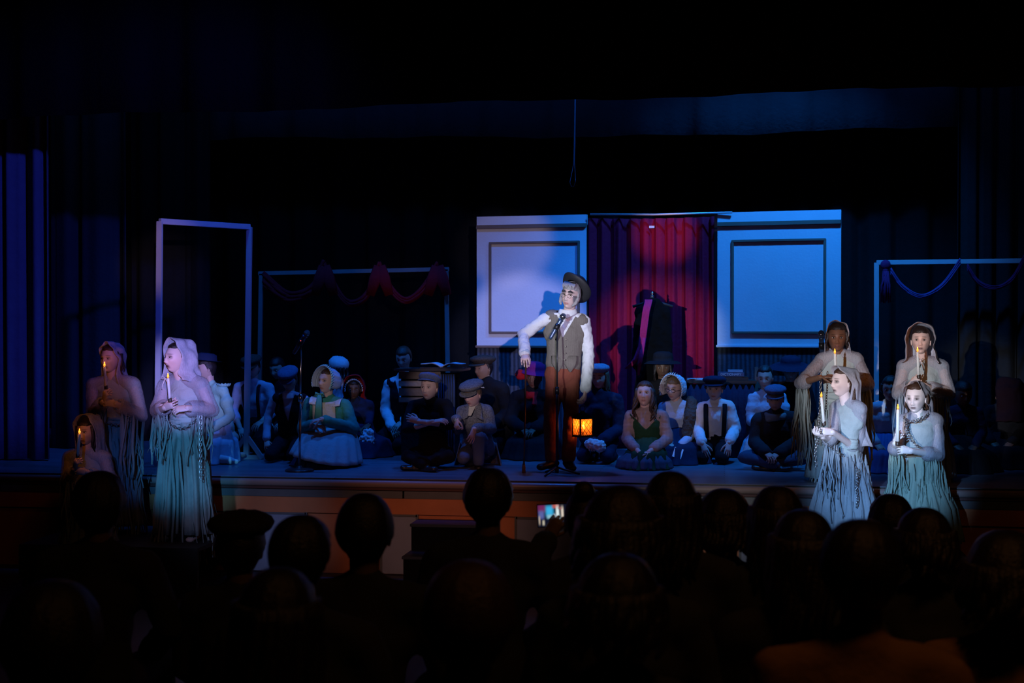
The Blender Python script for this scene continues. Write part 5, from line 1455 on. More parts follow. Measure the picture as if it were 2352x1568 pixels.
# ------------------------------------------------------------------ curtains
def drape(name, x0, x1, y, z0, z1, mat, label, cat='curtain', folds=12, amp=.07, seed=0, group=None, zfun=None, n=260, y1=None, nv=14):
    rnd = random.Random(seed); ph = [rnd.random() * 6 for _ in range(4)]
    rt = None; m = MB(); cx = (x0 + x1) / 2
    def fn(s, t):
        x = lerp(x0, x1, s); yy = y if y1 is None else lerp(y, y1, s)
        f = math.sin(2 * math.pi * folds * s + ph[0] + .8 * math.sin(s * 9 + ph[1])); f = math.copysign(abs(f) ** .7, f)
        f2 = math.sin(2 * math.pi * folds * 2.3 * s + ph[2]) * .25
        zb = z0 + (zfun(s) if zfun else 0)
        return Vector((x + .35 * amp * math.cos(2 * math.pi * folds * s + ph[0]), yy + amp * (f + f2) * (1 - .25 * (1 - t)), lerp(zb, z1, t)))
    m.grid(n, nv, fn)
    o = m.build(name, mat, None, (cx, y, z0), thick=.006); return tag(o, label, cat, group)
drape('stage_curtain', XC - 7.7, XC + 7.7, 16.9, 0.012, 5.6, VELV, 'black full-height curtain closing the back of the stage', folds=34, amp=.07, seed=2, n=900, nv=5)
drape('border_curtain', at(120, 320, 15.6).x, XC + 7.6, 15.6, at(1176, 312, 15.6).z, 5.2, VELV2, 'dark border curtain hanging across the top in front of the back curtain', folds=18, amp=.05, seed=5, n=500, nv=5, zfun=lambda s: .012 * math.sin(s * 40) + .03 * math.sin(s * 9))
drape('valance', XC - 7.8, XC + 7.8, 12.2, at(1176, 228, 12.2).z, 5.6, cloth('proscenium_velvet', (.006, .006, .008), rough=1.0), 'near-black front valance filling the top of the picture', folds=20, amp=.04, seed=8, n=500, nv=4, zfun=lambda s: -.09 + .14 * s + .014 * math.sin(s * 30))
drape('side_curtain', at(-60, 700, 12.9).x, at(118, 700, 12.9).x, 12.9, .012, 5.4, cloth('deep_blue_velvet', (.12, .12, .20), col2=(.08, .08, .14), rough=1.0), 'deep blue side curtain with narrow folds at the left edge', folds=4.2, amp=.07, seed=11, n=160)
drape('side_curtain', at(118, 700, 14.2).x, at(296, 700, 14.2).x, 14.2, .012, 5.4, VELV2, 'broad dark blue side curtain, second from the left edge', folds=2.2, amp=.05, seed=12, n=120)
drape('side_curtain', at(300, 700, 15.3).x, at(480, 700, 15.3).x, 15.3, .012, 5.4, VELV, 'dark side curtain behind the tall white frame', folds=3, amp=.05, seed=13, n=120)
drape('side_curtain', at(2195, 700, 14.9).x, at(2420, 700, 14.9).x, 14.9, .012, 5.4, VELV, 'dark side curtain at the right edge behind the swagged frame', folds=5, amp=.06, seed=14, n=160)
# hanging cord
m = MB(); Yr = 13.6
m.tube([Vector((at(1321, 200, Yr).x, Yr, 6.33)), at(1321, 200, Yr), at(1320, 270, Yr), at(1319, 330, Yr), at(1318, 375, Yr), at(1313, 400, Yr), at(1309, 418, Yr), at(1312, 428, Yr), at(1318, 428, Yr), at(1322, 415, Yr), at(1321, 395, Yr), at(1319.5, 372, Yr), at(1321, 325, Yr), at(1321.5, 268, Yr), at(1322.5, 200, Yr), Vector((at(1323, 200, Yr).x, Yr, 6.33))], .0035, 6)
o = m.build('hanging_cord', plain('pale_cord', (.07, .08, .10), .8), None, at(1320, 200, Yr)); tag(o, 'thin looped cord dangling in front of the border curtain', 'cord')

# ------------------------------------------------------------------ painted flats
FLAT = plain('flat_white_paint', (.62, .66, .70), .55, bump=.15, bscale=40, vary=.05)
TRIM = plain('walnut_moulding', (.17, .12, .09), .45, vary=.2)
WAIN = cloth('dark_wainscot', (.018, .024, .032), 'stripe', (.055, .07, .095), .42, rough=.6)
def flat(px0, px1, pt, pb, Y0, Y1, label, strip, rect):
    """px0/px1 seen left and right edges; Y at each; strip: seen row of the top rail; rect: seen inner frame"""
    A, B = at(px0, pt[0], Y0), at(px1, pt[1], Y1)
    zt = (A.z + B.z) / 2; zb = (at(px0, pb[0], Y0).z + at(px1, pb[1], Y1).z) / 2
    ex = Vector((B.x - A.x, B.y - A.y, 0)); W = ex.length; ex.normalize(); ny = Vector((ex.y, -ex.x, 0))
    R = Matrix((ex, -ny, Vector((0, 0, 1)))).transposed()
    O = Vector((A.x, A.y, 0)); 
    def L(u, d, z): return O + ex * u + ny * d + Vector((0, 0, z))
    rt = root('scenery_flat', L(W / 2, 0, 0), label, 'scenery flat', 'white panelled flats either side of the red curtain')
    m = MB(); m.box(L(W / 2, -.03, (zt + zb) / 2), (W, .06, zt - zb), R); m.build('upper_board', FLAT, rt, smooth=False)
    m = MB(); m.box(L(W / 2, -.035, zb / 2), (W, .05, zb - .01), R); m.build('wainscot', WAIN, rt, smooth=False)
    m = MB(); m.box(L(W / 2, .008, zb + .012), (W + .02, .035, .024), R, bev=.004); m.build('bottom_rail', FLAT if strip[2] else TRIM, rt, smooth=False)
    def zz(py, u):
        P = O + ex * u
        return at((px0 + (px1 - px0) * u / W), py, P.y).z
    z_s = zz(strip[0], W / 2)
    m = MB(); m.box(L(W / 2, .014, z_s), (W, .032, .030), R, bev=.004); m.box(L(W / 2, .006, z_s + .022), (W, .016, .014), R); m.build('top_moulding', TRIM, rt, smooth=False)
    u0, u1 = W * (rect[0] - px0) / (px1 - px0), W * (rect[1] - px0) / (px1 - px0)
    z1, z0_ = zz(rect[2], W / 2), zz(rect[3], W / 2)
    for nm, c, sz in (('moulding', ((u0 + u1) / 2, z1), (u1 - u0, .026)), ('moulding', ((u0 + u1) / 2, z0_), (u1 - u0, .026)), ('moulding', (u0, (z0_ + z1) / 2), (.026, z1 - z0_)), ('moulding', (u1, (z0_ + z1) / 2), (.026, z1 - z0_))):
        m = MB(); m.box(L(c[0], .012, c[1]), (sz[0] + .026 * (sz[0] > sz[1]), .028, sz[1] + .0 * (sz[1] > sz[0])), R, bev=.005); m.build(nm, TRIM, rt, smooth=False)
    return L, W, zt, zb
LF = flat(1095, 1347, (497, 493), (799, 798), 15.25, 15.1, 'white panelled flat left of the red curtain, behind the man in the bowler', (521, 0, 0), (1127, 1330, 557, 764))
RF = flat(1648, 1932, (487, 482), (798, 798), 14.75, 14.55, 'bright blue-lit panelled flat right of the red curtain', (514, 0, 1), (1684, 1896, 552, 764))
# curtain rod and crimson curtain
RA, RB = at(1356, 492, 15.05), at(1655, 488, 14.72)
m = MB(); m.tube([RA, RA.lerp(RB, .5) - UP * .012, RB + (RB - RA).normalized() * .12], .011, 10); rod = m.build('curtain_rod', plain('white_metal_rod', (.6, .6, .62), .35, .4), None, RA); tag(rod, 'thin white rod spanning the gap between the two panelled flats', 'rod')
CRIM = cloth('crimson_velvet', (.33, .005, .036), col2=(.24, .004, .028), rough=.75)
CA, CB = at(1352, 500, 15.12), at(1642, 496, 14.85)
m = MB()
def rc(s, t):
    p = CA.lerp(CB, s); d = (CB - CA).normalized(); nn = Vector((d.y, -d.x, 0))
    f = math.sin(s * 58 + .8 * math.sin(s * 13)) * .030 + math.sin(s * 131) * .008
    sagz = -.012 * math.sin(s * 3.14)
    return Vector((p.x, p.y, 0)) + nn * f + d * .006 * math.sin(s * 90 + t * 4) + UP * lerp(.012, p.z - .005 + sagz, t)
m.grid(280, 22, rc); rt = root('red_curtain', CA.lerp(CB, .5) * 1.0 - UP * CA.lerp(CB, .5).z, 'crimson curtain hanging between the two panelled flats', 'curtain'); m.build('drape', CRIM, rt, thick=.005)
m = MB(); tp = at(1497, 521, 14.93); m.box(tp, (.055, .003, .024)); m.build('care_label', plain('label_white', (.7, .6, .62), .7), rt, smooth=False)

# ------------------------------------------------------------------ frames
TIMB = plain('grey_white_timber', (.42, .42, .44), .6, bump=.1, vary=.1)
def frame_thing(name, label, posts, bars, braces=(), w=.05, TIMB=TIMB):
    base = posts[0][0]; rt = root(name, Vector((base.x, base.y, 0)), label, 'frame')
    for a, b_ in posts: m = MB(); m.bar(a, b_, w, w * .8, (0, 1, 0), bev=.003); m.build('post', TIMB, rt, smooth=False)
    for a, b_ in bars: m = MB(); m.bar(a, b_, w * .8, w, (0, 0, 1), bev=.003); m.build('rail', TIMB, rt, smooth=False)
    for a, b_ in braces: m = MB(); m.bar(a, b_, w * .8, w * .6, (0, 1, 0)); m.build('brace', TIMB, rt, smooth=False)
    return rt
y1_, y2_ = 12.75, 13.6
p1, p2 = G(362, 1072, 0), G(566, 1054, 0)
t1, t2 = at(367, 508, p1.y), at(573, 521, p2.y)
b1, b2 = Vector((p1.x, p1.y, .01)), Vector((p2.x, p2.y, .01))
frame_thing('door_frame', 'tall narrow white timber frame standing behind the hooded singer', [(b1, t1), (b2, t2)], [(t1, t2)],
            [(b2 + UP * .22, b2 + Vector((.17, -.02, .0))), (b2 + UP * .22, b2 + Vector((-.17, .02, .0))), (b2 + Vector((-.2, 0, .012)), b2 + Vector((.26, -.02, .012)))], .052)
Ym = 15.0
q1, q2, q3 = at(600, 628, Ym), at(1025, 618, Ym), None
f1, f2 = Vector((at(594, 900, Ym).x, Ym, .01)), Vector((at(1031, 900, Ym).x, Ym, .01))
frame_thing('timber_frame', 'wide low timber frame hung with dark red swags behind the left microphone', [(f1, q1), (f2, q2)], [(q1 + Vector((-.03, 0, 0)), q2 + Vector((.03, 0, 0)))], [], .045, plain('shaded_timber', (.16, .16, .165), .6, bump=.1, vary=.15))  # darker copy of the timber, with the frame's shade put into its colour
CRD = cloth('dark_crimson_gauze', (.30, .008, .016), col2=(.20, .006, .012))
def swag(pts, label, mat, group, r=.05, fl=.35, name='swag', ext=None, seed=0):
    m = MB(); P = [Vector(p) for p in pts]
    # a soft gathered cloth: several strands side by side
    rnd = random.Random(seed)
    for k in range(7):
        off = (k - 3) / 3.0; Q = []
        n = 24
        for i in range(n + 1):
            t = i / n * (len(P) - 1); j = min(int(t), len(P) - 2); u = t - j
            a0, a1, a2, a3 = P[max(0, j - 1)], P[j], P[j + 1], P[min(len(P) - 1, j + 2)]
            c = 0.5 * ((2 * a1) + (a2 - a0) * u + (2 * a0 - 5 * a1 + 4 * a2 - a3) * u * u + (3 * a1 - a0 - 3 * a2 + a3) * u ** 3)
            Q.append(c + Vector((0, .012 * math.sin(k * 2 + i * .5), off * r * (.75 + .25 * math.cos(i / n * 6.28)))))
        m.tube(Q, r * .30, 6)
    o = m.build(name, mat, None, P[0]); return tag(o, label, 'drape', group)
S1 = 'crimson swags on the left frame'
Yw = Ym - .05
swag([at(605, 640, Yw), at(660, 680, Yw), at(715, 665, Yw), at(745, 612, Yw)], 'dark red swag at the left end of the low frame, fading into shadow', CRD, S1, .07, seed=1)
swag([at(745, 612, Yw), at(765, 650, Yw), at(800, 695, Yw), at(840, 680, Yw), at(872, 612, Yw)], 'dark red swag looped along the middle of the low frame', CRD, S1, .05, seed=2)
swag([at(872, 612, Yw), at(892, 655, Yw), at(930, 690, Yw), at(970, 665, Yw), at(1005, 612, Yw)], 'dark red swag looped nearest the right post of the low frame', CRD, S1, .05, seed=3)
for (px, lab) in ((745, 'red gathered tie over the low frame rail, first from its left post'), (872, 'red gathered tie over the low frame rail, between two swags'), (1005, 'red gathered tie over the low frame rail, beside its right post')):
    m = MB()
    for sg in (-1, 1): m.tube([at(px, 612, Yw - .01), at(px + 10 * sg, 640, Yw - .02), at(px + 22 * sg, 678, Yw - .02)], [.065, .07, .05], 10, .3, side=(1, 0, 0))
    o = m.build('swag_tie', CRD, None, at(px, 612, Yw)); tag(o, lab, 'drape', 'ties on the left frame')
Yr = 14.55
r1, r2 = at(2013, 603, Yr), at(2420, 598, Yr)
g1 = Vector((at(2013, 900, Yr).x, Yr, .01)); g2 = Vector((at(2420, 900, Yr).x, Yr, .01))
frame_thing('timber_frame', 'wide timber frame with plum swags and a tassel at the right edge', [(g1, r1), (g2, r2)], [(r1, r2), (Vector((at(2236, 1036, Yr).x, Yr - .1, .03)), Vector((at(2305, 1036, Yr).x, Yr - .1, .03)))], [], .047)
PLUM = cloth('plum_gauze', (.16, .02, .09), col2=(.11, .014, .07))
BLG = cloth('blue_violet_gauze', (.11, .06, .20), col2=(.08, .04, .15))
Yq = Yr - .05
swag([at(2046, 622, Yq), at(2075, 660, Yq), at(2118, 680, Yq), at(2165, 655, Yq), at(2205, 600, Yq)], 'blue-violet swag looped from the tassel of the right-hand frame', BLG, 'swags on the right frame', .028, seed=4)
swag([at(2222, 612, Yq), at(2250, 650, Yq), at(2290, 660, Yq), at(2325, 640, Yq), at(2352, 592, Yq)], 'plum swag looped farthest right on the swagged frame', PLUM, 'swags on the right frame', .026, seed=5)
m = MB(); tp = at(2034, 608, Yq)
m.ell(tp, (.05, .03, .05)); m.ell(tp - UP * .05, (.028, .02, .03))
for k in range(14): m.tube([tp + Vector((.02 * math.cos(k), .01 * math.sin(k), -.06)), tp + Vector((.038 * math.cos(k * 1.3), .02 * math.sin(k), -.2)), tp + Vector((.045 * math.cos(k * 1.3), .02 * math.sin(k), -.36 - .02 * math.sin(k * 3)))], [.010, .011, .007], 5)
o = m.build('tassel', PLUM, None, tp); tag(o, 'plum tassel knotted at the left corner of the right-hand frame', 'tassel')

# ------------------------------------------------------------------ microphones
MBK = plain('black_steel', (.02, .02, .022), .35, .3); CHRM = plain('chrome', (.55, .55, .56), .22, 1.0)
def mic_stand(base, top, lab, round_base=True, chrome=True, mic=None, miclab=''):
    base, top = Vector(base), Vector(top)
    rt = root('microphone_stand', base, lab, 'microphone stand')
    if round_base:
        m = MB(); m.lathe([(.13, .0), (.13, .012), (.115, .022), (.03, .030), (.018, .05)], Matrix.Translation(base), 32, close=True); m.build('base', MBK, rt)
    else:
        for k in range(3):
            a = 2.2 + k * 2.094; m = MB(); m.tube([base + UP * .07, base + Vector((.20 * math.cos(a), .20 * math.sin(a), .010))], [.010, .009], 8); m.build('leg', MBK, rt)
        m = MB(); m.tube([base + UP * .06, base + UP * .02], .018, 12); m.build('hub', MBK, rt)
    mid = base.lerp(top, .58)
    m = MB(); m.tube([base + UP * .03, mid], .0115, 12); m.build('lower_tube', CHRM if chrome else MBK, rt)
    m = MB(); m.tube([mid - UP * .03, mid + UP * .035], [.019, .017], 12); m.build('clutch', CHRM if chrome else MBK, rt)
    m = MB(); m.tube([mid, top], .0075, 12); m.build('upper_tube', CHRM if chrome else MBK, rt)
    if mic:
        d = Vector(mic).normalized(); c = top + UP * .03
        m = MB(); m.tube([top, top + UP * .02, c], [.012, .010, .012], 10); m.tube([c - d * .035, c + d * .02], .024, 12); m.build('clip', MBK, rt)
        mr_ = root('microphone', c, miclab, 'microphone')
        m = MB(); m.tube([c - d * .13, c - d * .11, c + d * .05, c + d * .068], [.015, .0175, .021, .026], 16); m.build('handle', plain('mic_body', (.06, .09, .16), .25, .4), mr_)
        m = MB(); m.ell(c + d * .098, (.027, .027, .031), d.to_track_quat('Z', 'Y').to_matrix(), 20, 14); m.build('grille', plain('mic_mesh', (.22, .24, .26), .35, .9, bump=1, bscale=700), mr_)
        m = MB(); m.lathe([(.0275, 0), (.029, .004), (.0275, .008)], Matrix.Translation(c + d * .09) @ d.to_track_quat('Z', 'Y').to_matrix().to_4x4(), 20); m.build('grille_ring', CHRM, mr_)
        return rt, mr_
    return rt, None
b = G(688, 1082, 0)
rt, mr_ = mic_stand(b, at(691.5, 793, b.y), 'chrome microphone stand on a round black base before the girl in the mint bonnet', True, True, (.55, -.15, .75), 'blue-black microphone on the left stand, tilted up to the right')
m = MB(); m.ell(mr_.location + Vector((.005, -.024, .012)), (.004, .003, .004)); m.build('power_light', glow('red_led', (1, .08, .06), 3), mr_)
b = G(1279, 1091, 0)
mic_stand(b, at(1280, 757, b.y), 'black microphone stand in front of the man with the lantern', False, False, (.42, .15, .75), 'microphone below the chin of the man in the bowler')
bx = G(1885, 1098, 0)
mic_stand(bx, at(1887, 800, bx.y), 'black microphone stand mostly hidden behind the ragged sleeve', False, False, (-.05, -.2, 1), 'black microphone beside the head of the dark-skinned ghost')

# ------------------------------------------------------------------ lectern, desk, chairs, coat stand
OLDW = plain('weathered_crate_wood', (.12, .085, .06), .6, bump=.4, bscale=25, vary=.5)
BLKC = cloth('black_drape', (.012, .012, .016), col2=(.008, .008, .01))
STRP = cloth('navy_striped_cloth', (.02, .03, .06), 'stripe', (.07, .10, .15), .9)
b0, b1_ = G(908, 1062, 0), G(1043, 1062, 0)
LX0, LX1, LY0, LY1 = b0.x, b1_.x, b0.y + .14, b0.y + .50
zt = at(950, 846, LY0).z
rt = root('lectern', ((LX0 + LX1) / 2, (LY0 + LY1) / 2, 0), 'tall crate lectern with old wooden slats and pleated side, behind the boy with folded arms', 'lectern')
m = MB(); m.box(((LX0 + LX1) / 2, (LY0 + LY1) / 2, zt / 2 - .02), (LX1 - LX0 - .04, LY1 - LY0 - .04, zt - .06)); m.build('body', BLKC, rt, smooth=False)
for i, (z, h_, c) in enumerate(((zt - .065, .07, OLDW), (zt - .145, .055, plain('pale_worn_slat', (.26, .22, .18), .6, bump=.4, bscale=30, vary=.6)), (zt - .225, .075, OLDW), (zt - .30, .05, plain('worn_slat', (.20, .16, .12), .6, bump=.4, bscale=30, vary=.6)))):
    m = MB(); m.box((lerp(LX0, LX1, .38), LY0 - .012, z), ((LX1 - LX0) * .74, .024, h_), bev=.004); m.build('slat', c, rt, smooth=False)
m = MB(); m.grid(220, 4, lambda s, t: Vector((lerp(LX0 + .38, LX1 + .0, s), LY0 - .02 + .012 * math.sin(s * 45), lerp(.01, zt - .05, t)))); m.build('pleated_drape', STRP, rt, thick=.004)
m = MB(); m.box(((LX0 + LX1) / 2 + .02, (LY0 + LY1) / 2, zt - .012), (LX1 - LX0 + .12, LY1 - LY0 + .08, .024), bev=.004); m.build('top_board', plain('dark_varnish', (.05, .04, .035), .25), rt, smooth=False)
# open book on it
bk = Vector((at(1014, 838, LY0 + .15).x, LY0 + .15, zt + .002))
rt = root('open_book', bk, 'large open book with curling blue-lit pages on top of the lectern', 'book')
m = MB(); m.box(bk + Vector((.02, 0, .004)), (.42, .27, .006), Matrix.Rotation(.05, 3, 'Z')); m.build('cover', plain('book_cover_dark', (.03, .02, .03), .5), rt, smooth=False)
PAPER = plain('paper', (.75, .75, .75), .8)
for sg in (-1, 1):
    m = MB()
    def pg(s, t, up=1):
        x = sg * .20 * s; h_ = .045 * math.sin(min(1, s * 1.5) * math.pi * .62) * (1 - .3 * s)
        return bk + Vector((.02 + x, -.12 + .24 * t + .0 * x, .010 + h_))
    m.grid(14, 5, pg); m.build('page_block', PAPER, rt, thick=.010)
# table of books
ty = 14.15; tx0, tx1 = at(1572, 878, ty).x, at(1738, 878, ty).x; tz = at(1660, 877, ty).z
rt = root('table', ((tx0 + tx1) / 2, ty + .2, 0), 'dark table with a striped cloth front carrying a stack of books', 'table')
m = MB(); m.box(((tx0 + tx1) / 2, ty + .22, tz), (tx1 - tx0, .50, .03), bev=.005); m.build('tabletop', plain('dark_varnish', (.05, .04, .035), .25), rt, smooth=False)
for sx in (tx0 + .05, tx1 - .05):
    for sy in (ty + .03, ty + .42): m = MB(); m.box((sx, sy, tz / 2 - .008), (.05, .05, tz - .02)); m.build('leg', DARKW, rt, smooth=False)
m = MB(); m.grid(300, 4, lambda s, t: Vector((lerp(tx0 + .02, tx1 - .02, s), ty - .015 + .008 * math.sin(s * 70), lerp(.01, tz - .02, t)))); m.build('table_skirt', NAVY, rt, thick=.004)
def closed_book(c, sz, rot, cov, label, letters=None, name='book'):
    c = Vector(c); R = Matrix.Rotation(rot, 3, 'Z'); rt = root(name, c, label, 'book', 'books stacked on the table')
    m = MB()
    for z in (.002, sz[2] - .002): m.box(c + Vector((0, 0, z)), (sz[0], sz[1], .004), R)
    m.box(c + R @ Vector((0, -sz[1] / 2 + .002, sz[2] / 2)), (sz[0], .004, sz[2]), R); m.build('cover', cov, rt, smooth=False)
    m = MB(); m.box(c + R @ Vector((0, .004, sz[2] / 2)), (sz[0] - .01, sz[1] - .012, sz[2] - .01), R); m.build('pages', PAPER, rt, smooth=False)
    if letters:
        cu = bpy.data.curves.new('t', 'FONT'); cu.body = letters; cu.size = sz[2] * .80; cu.extrude = .0008; cu.align_x = 'CENTER'; cu.align_y = 'CENTER'
        to = bpy.data.objects.new('t', cu); COL.objects.link(to); dg = bpy.context.evaluated_depsgraph_get(); dg.update()
        me = bpy.data.meshes.new_from_object(to.evaluated_get(dg)); bpy.data.objects.remove(to)
        Mx = Matrix.Translation(c + R @ Vector((0, -sz[1] / 2 - .001, sz[2] / 2))) @ R.to_4x4() @ Matrix.Rotation(math.pi / 2, 4, 'X')
        m = MB(); m.add([Mx @ v.co for v in me.vertices], [tuple(p.vertices) for p in me.polygons]); m.build('spine_lettering', PAPER, rt, smooth=False)
    return c.z + sz[2]
z = tz + .0155
bx_ = at(1684, 872, ty + .12).x
z = closed_book((bx_, ty + .15, z), (.29, .20, .035), .05, plain('book_brown', (.05, .03, .025), .5), 'dark book at the bottom of the stack on the table') + .001
z = closed_book((bx_ - .02, ty + .14, z), (.255, .17, .042), -.03, plain('book_blue', (.05, .09, .16), .4), 'thick dictionary with white spine lettering in the stack on the table', 'DICTIONARY') + .001
z = closed_book((bx_ + .02, ty + .14, z), (.145, .11, .022), .02, plain('book_pale', (.40, .42, .46), .5), 'small pale book topmost in the stack on the table')
pp = Vector((at(1600, 872, ty + .1).x, ty + .12, tz + .018)); rt = root('paper_stack', pp, 'flat pale papers on the left end of the table of books', 'papers')
m = MB()
for k in range(5): m.box(pp + Vector((.004 * k, .003 * k, .003 * k)), (.19, .13, .002), Matrix.Rotation(.1 * k, 3, 'Z'))
m.build('sheets', PAPER, rt, smooth=False)
def chair(px, py_top, Yc, label, yaw=0.0, fz=0.0):
    x = at(px, py_top, Yc).x; zt_ = at(px, py_top, Yc).z; R = Matrix.Rotation(yaw, 3, 'Z'); O = Vector((x, Yc, 0)); rt = root('wooden_chair', O, label, 'chair', 'wooden chairs of the seated women')
    cw = plain('chair_wood', (.13, .10, .085), .4)
    for sx in (-.2, .2):
        m = MB(); m.bar(O + R @ Vector((sx, 0, .01)), O + R @ Vector((sx, .04, zt_)), .034, .03, (0, 1, 0)); m.build('back_post', cw, rt, smooth=False)
        m = MB(); m.bar(O + R @ Vector((sx, -.4, .01)), O + R @ Vector((sx, -.4, .43)), .036, .036, (0, 1, 0)); m.build('leg', cw, rt, smooth=False)
    m = MB(); m.box(O + R @ Vector((0, -.2, .44)), (.44, .44, .03), R, bev=.006); m.build('seat', cw, rt, smooth=False)
    for z in (zt_ - .05, zt_ - .18): m = MB(); m.box(O + R @ Vector((0, .035, z)), (.42, .02, .07), R, bev=.004); m.build('back_rail', cw, rt, smooth=False)
Jy = at(1757, 867, 14.0)
chair(1784, 843, 14.50, 'wooden chair behind the woman in the pale blouse')
# coat stand draped with black coat and crimson scarf
cb = Vector((at(1499, 850, 14.35).x, 14.35, 0)); ct = at(1498, 672, 14.35)
rt = root('coat_stand', cb, 'dark coat stand with a small glinting finial before the crimson curtain', 'coat stand')
m = MB(); m.tube([cb + UP * .03, ct - UP * .05], .018, 12); m.build('pole', DARKW, rt)
for k in range(3):
    a = .4 + k * 2.094; m = MB(); m.tube([cb + UP * .18, cb + Vector((.12 * math.cos(a), .12 * math.sin(a), .12)), cb + Vector((.24 * math.cos(a), .24 * math.sin(a), .02))], .014, 8); m.build('foot', DARKW, rt)
m = MB(); m.lathe([(.010, -.08), (.016, -.07), (.008, -.06), (.018, -.045), (.018, -.03), (.007, -.02), (.014, -.008), (.014, .004), (.003, .016)], Matrix.Translation(ct), 16, close=True); m.build('finial', CHRM, rt)
m = MB(); sz_ = at(1498, 690, 14.3).z; m.tube([Vector((cb.x - .2, 14.35, sz_ - .06)), Vector((cb.x, 14.35, sz_ + .0)), Vector((cb.x + .2, 14.35, sz_ - .06))], .014, 8); m.build('crossbar', DARKW, rt)
m = MB(); cc = Vector((cb.x, 14.33, sz_ - .05))
m.cap(cc + Vector((-.12, 0, -.05)), .05, cc + Vector((.12, 0, -.05)), .05); m.cap(cc, .08, cc - UP * .5, .115, (1, 0, 0), 1.35, .8, 20); m.cap(cc - UP * .5, .115, cc - UP * .95, .13, (1, 0, 0), 1.4, .8, 20)
for sg in (-1, 1): m.cap(cc + Vector((.125 * sg, 0, -.07)), .055, cc + Vector((.165 * sg, -.02, -.6)), .05)
o = fuse(m, .014, 2, .04, .10).build('black_coat', cloth('coat_black', (.001, .001, .0015), col2=(.001, .001, .001), rough=1), None, cc); tag(o, 'long black coat hung on the coat stand', 'coat')
m = MB(); Ysc = 14.15
sp = [at(1490, 688, Ysc), at(1484, 715, Ysc - .02), at(1478, 760, Ysc - .03), at(1474, 795, Ysc - .02), at(1462, 825, Ysc), at(1440, 846, Ysc + .02)]
for k in range(5):
    m.tube([p + Vector(((k - 2) * .014 * (1 - .1 * i), .004 * k, 0)) for i, p in enumerate(sp)], [.011, .012, .014, .016, .016, .010], 6)
m.tube([at(1477, 775, Ysc - .02), at(1472, 815, Ysc - .01), at(1466, 862, Ysc)], [.03, .028, .012], 8, .4, side=(1, 0, 0))
o = m.build('scarf', cloth('magenta_scarf', (.42, .02, .12), col2=(.32, .015, .09)), None, at(1490, 688, Ysc)); tag(o, 'long crimson scarf hung over the shoulder of the black coat', 'scarf')

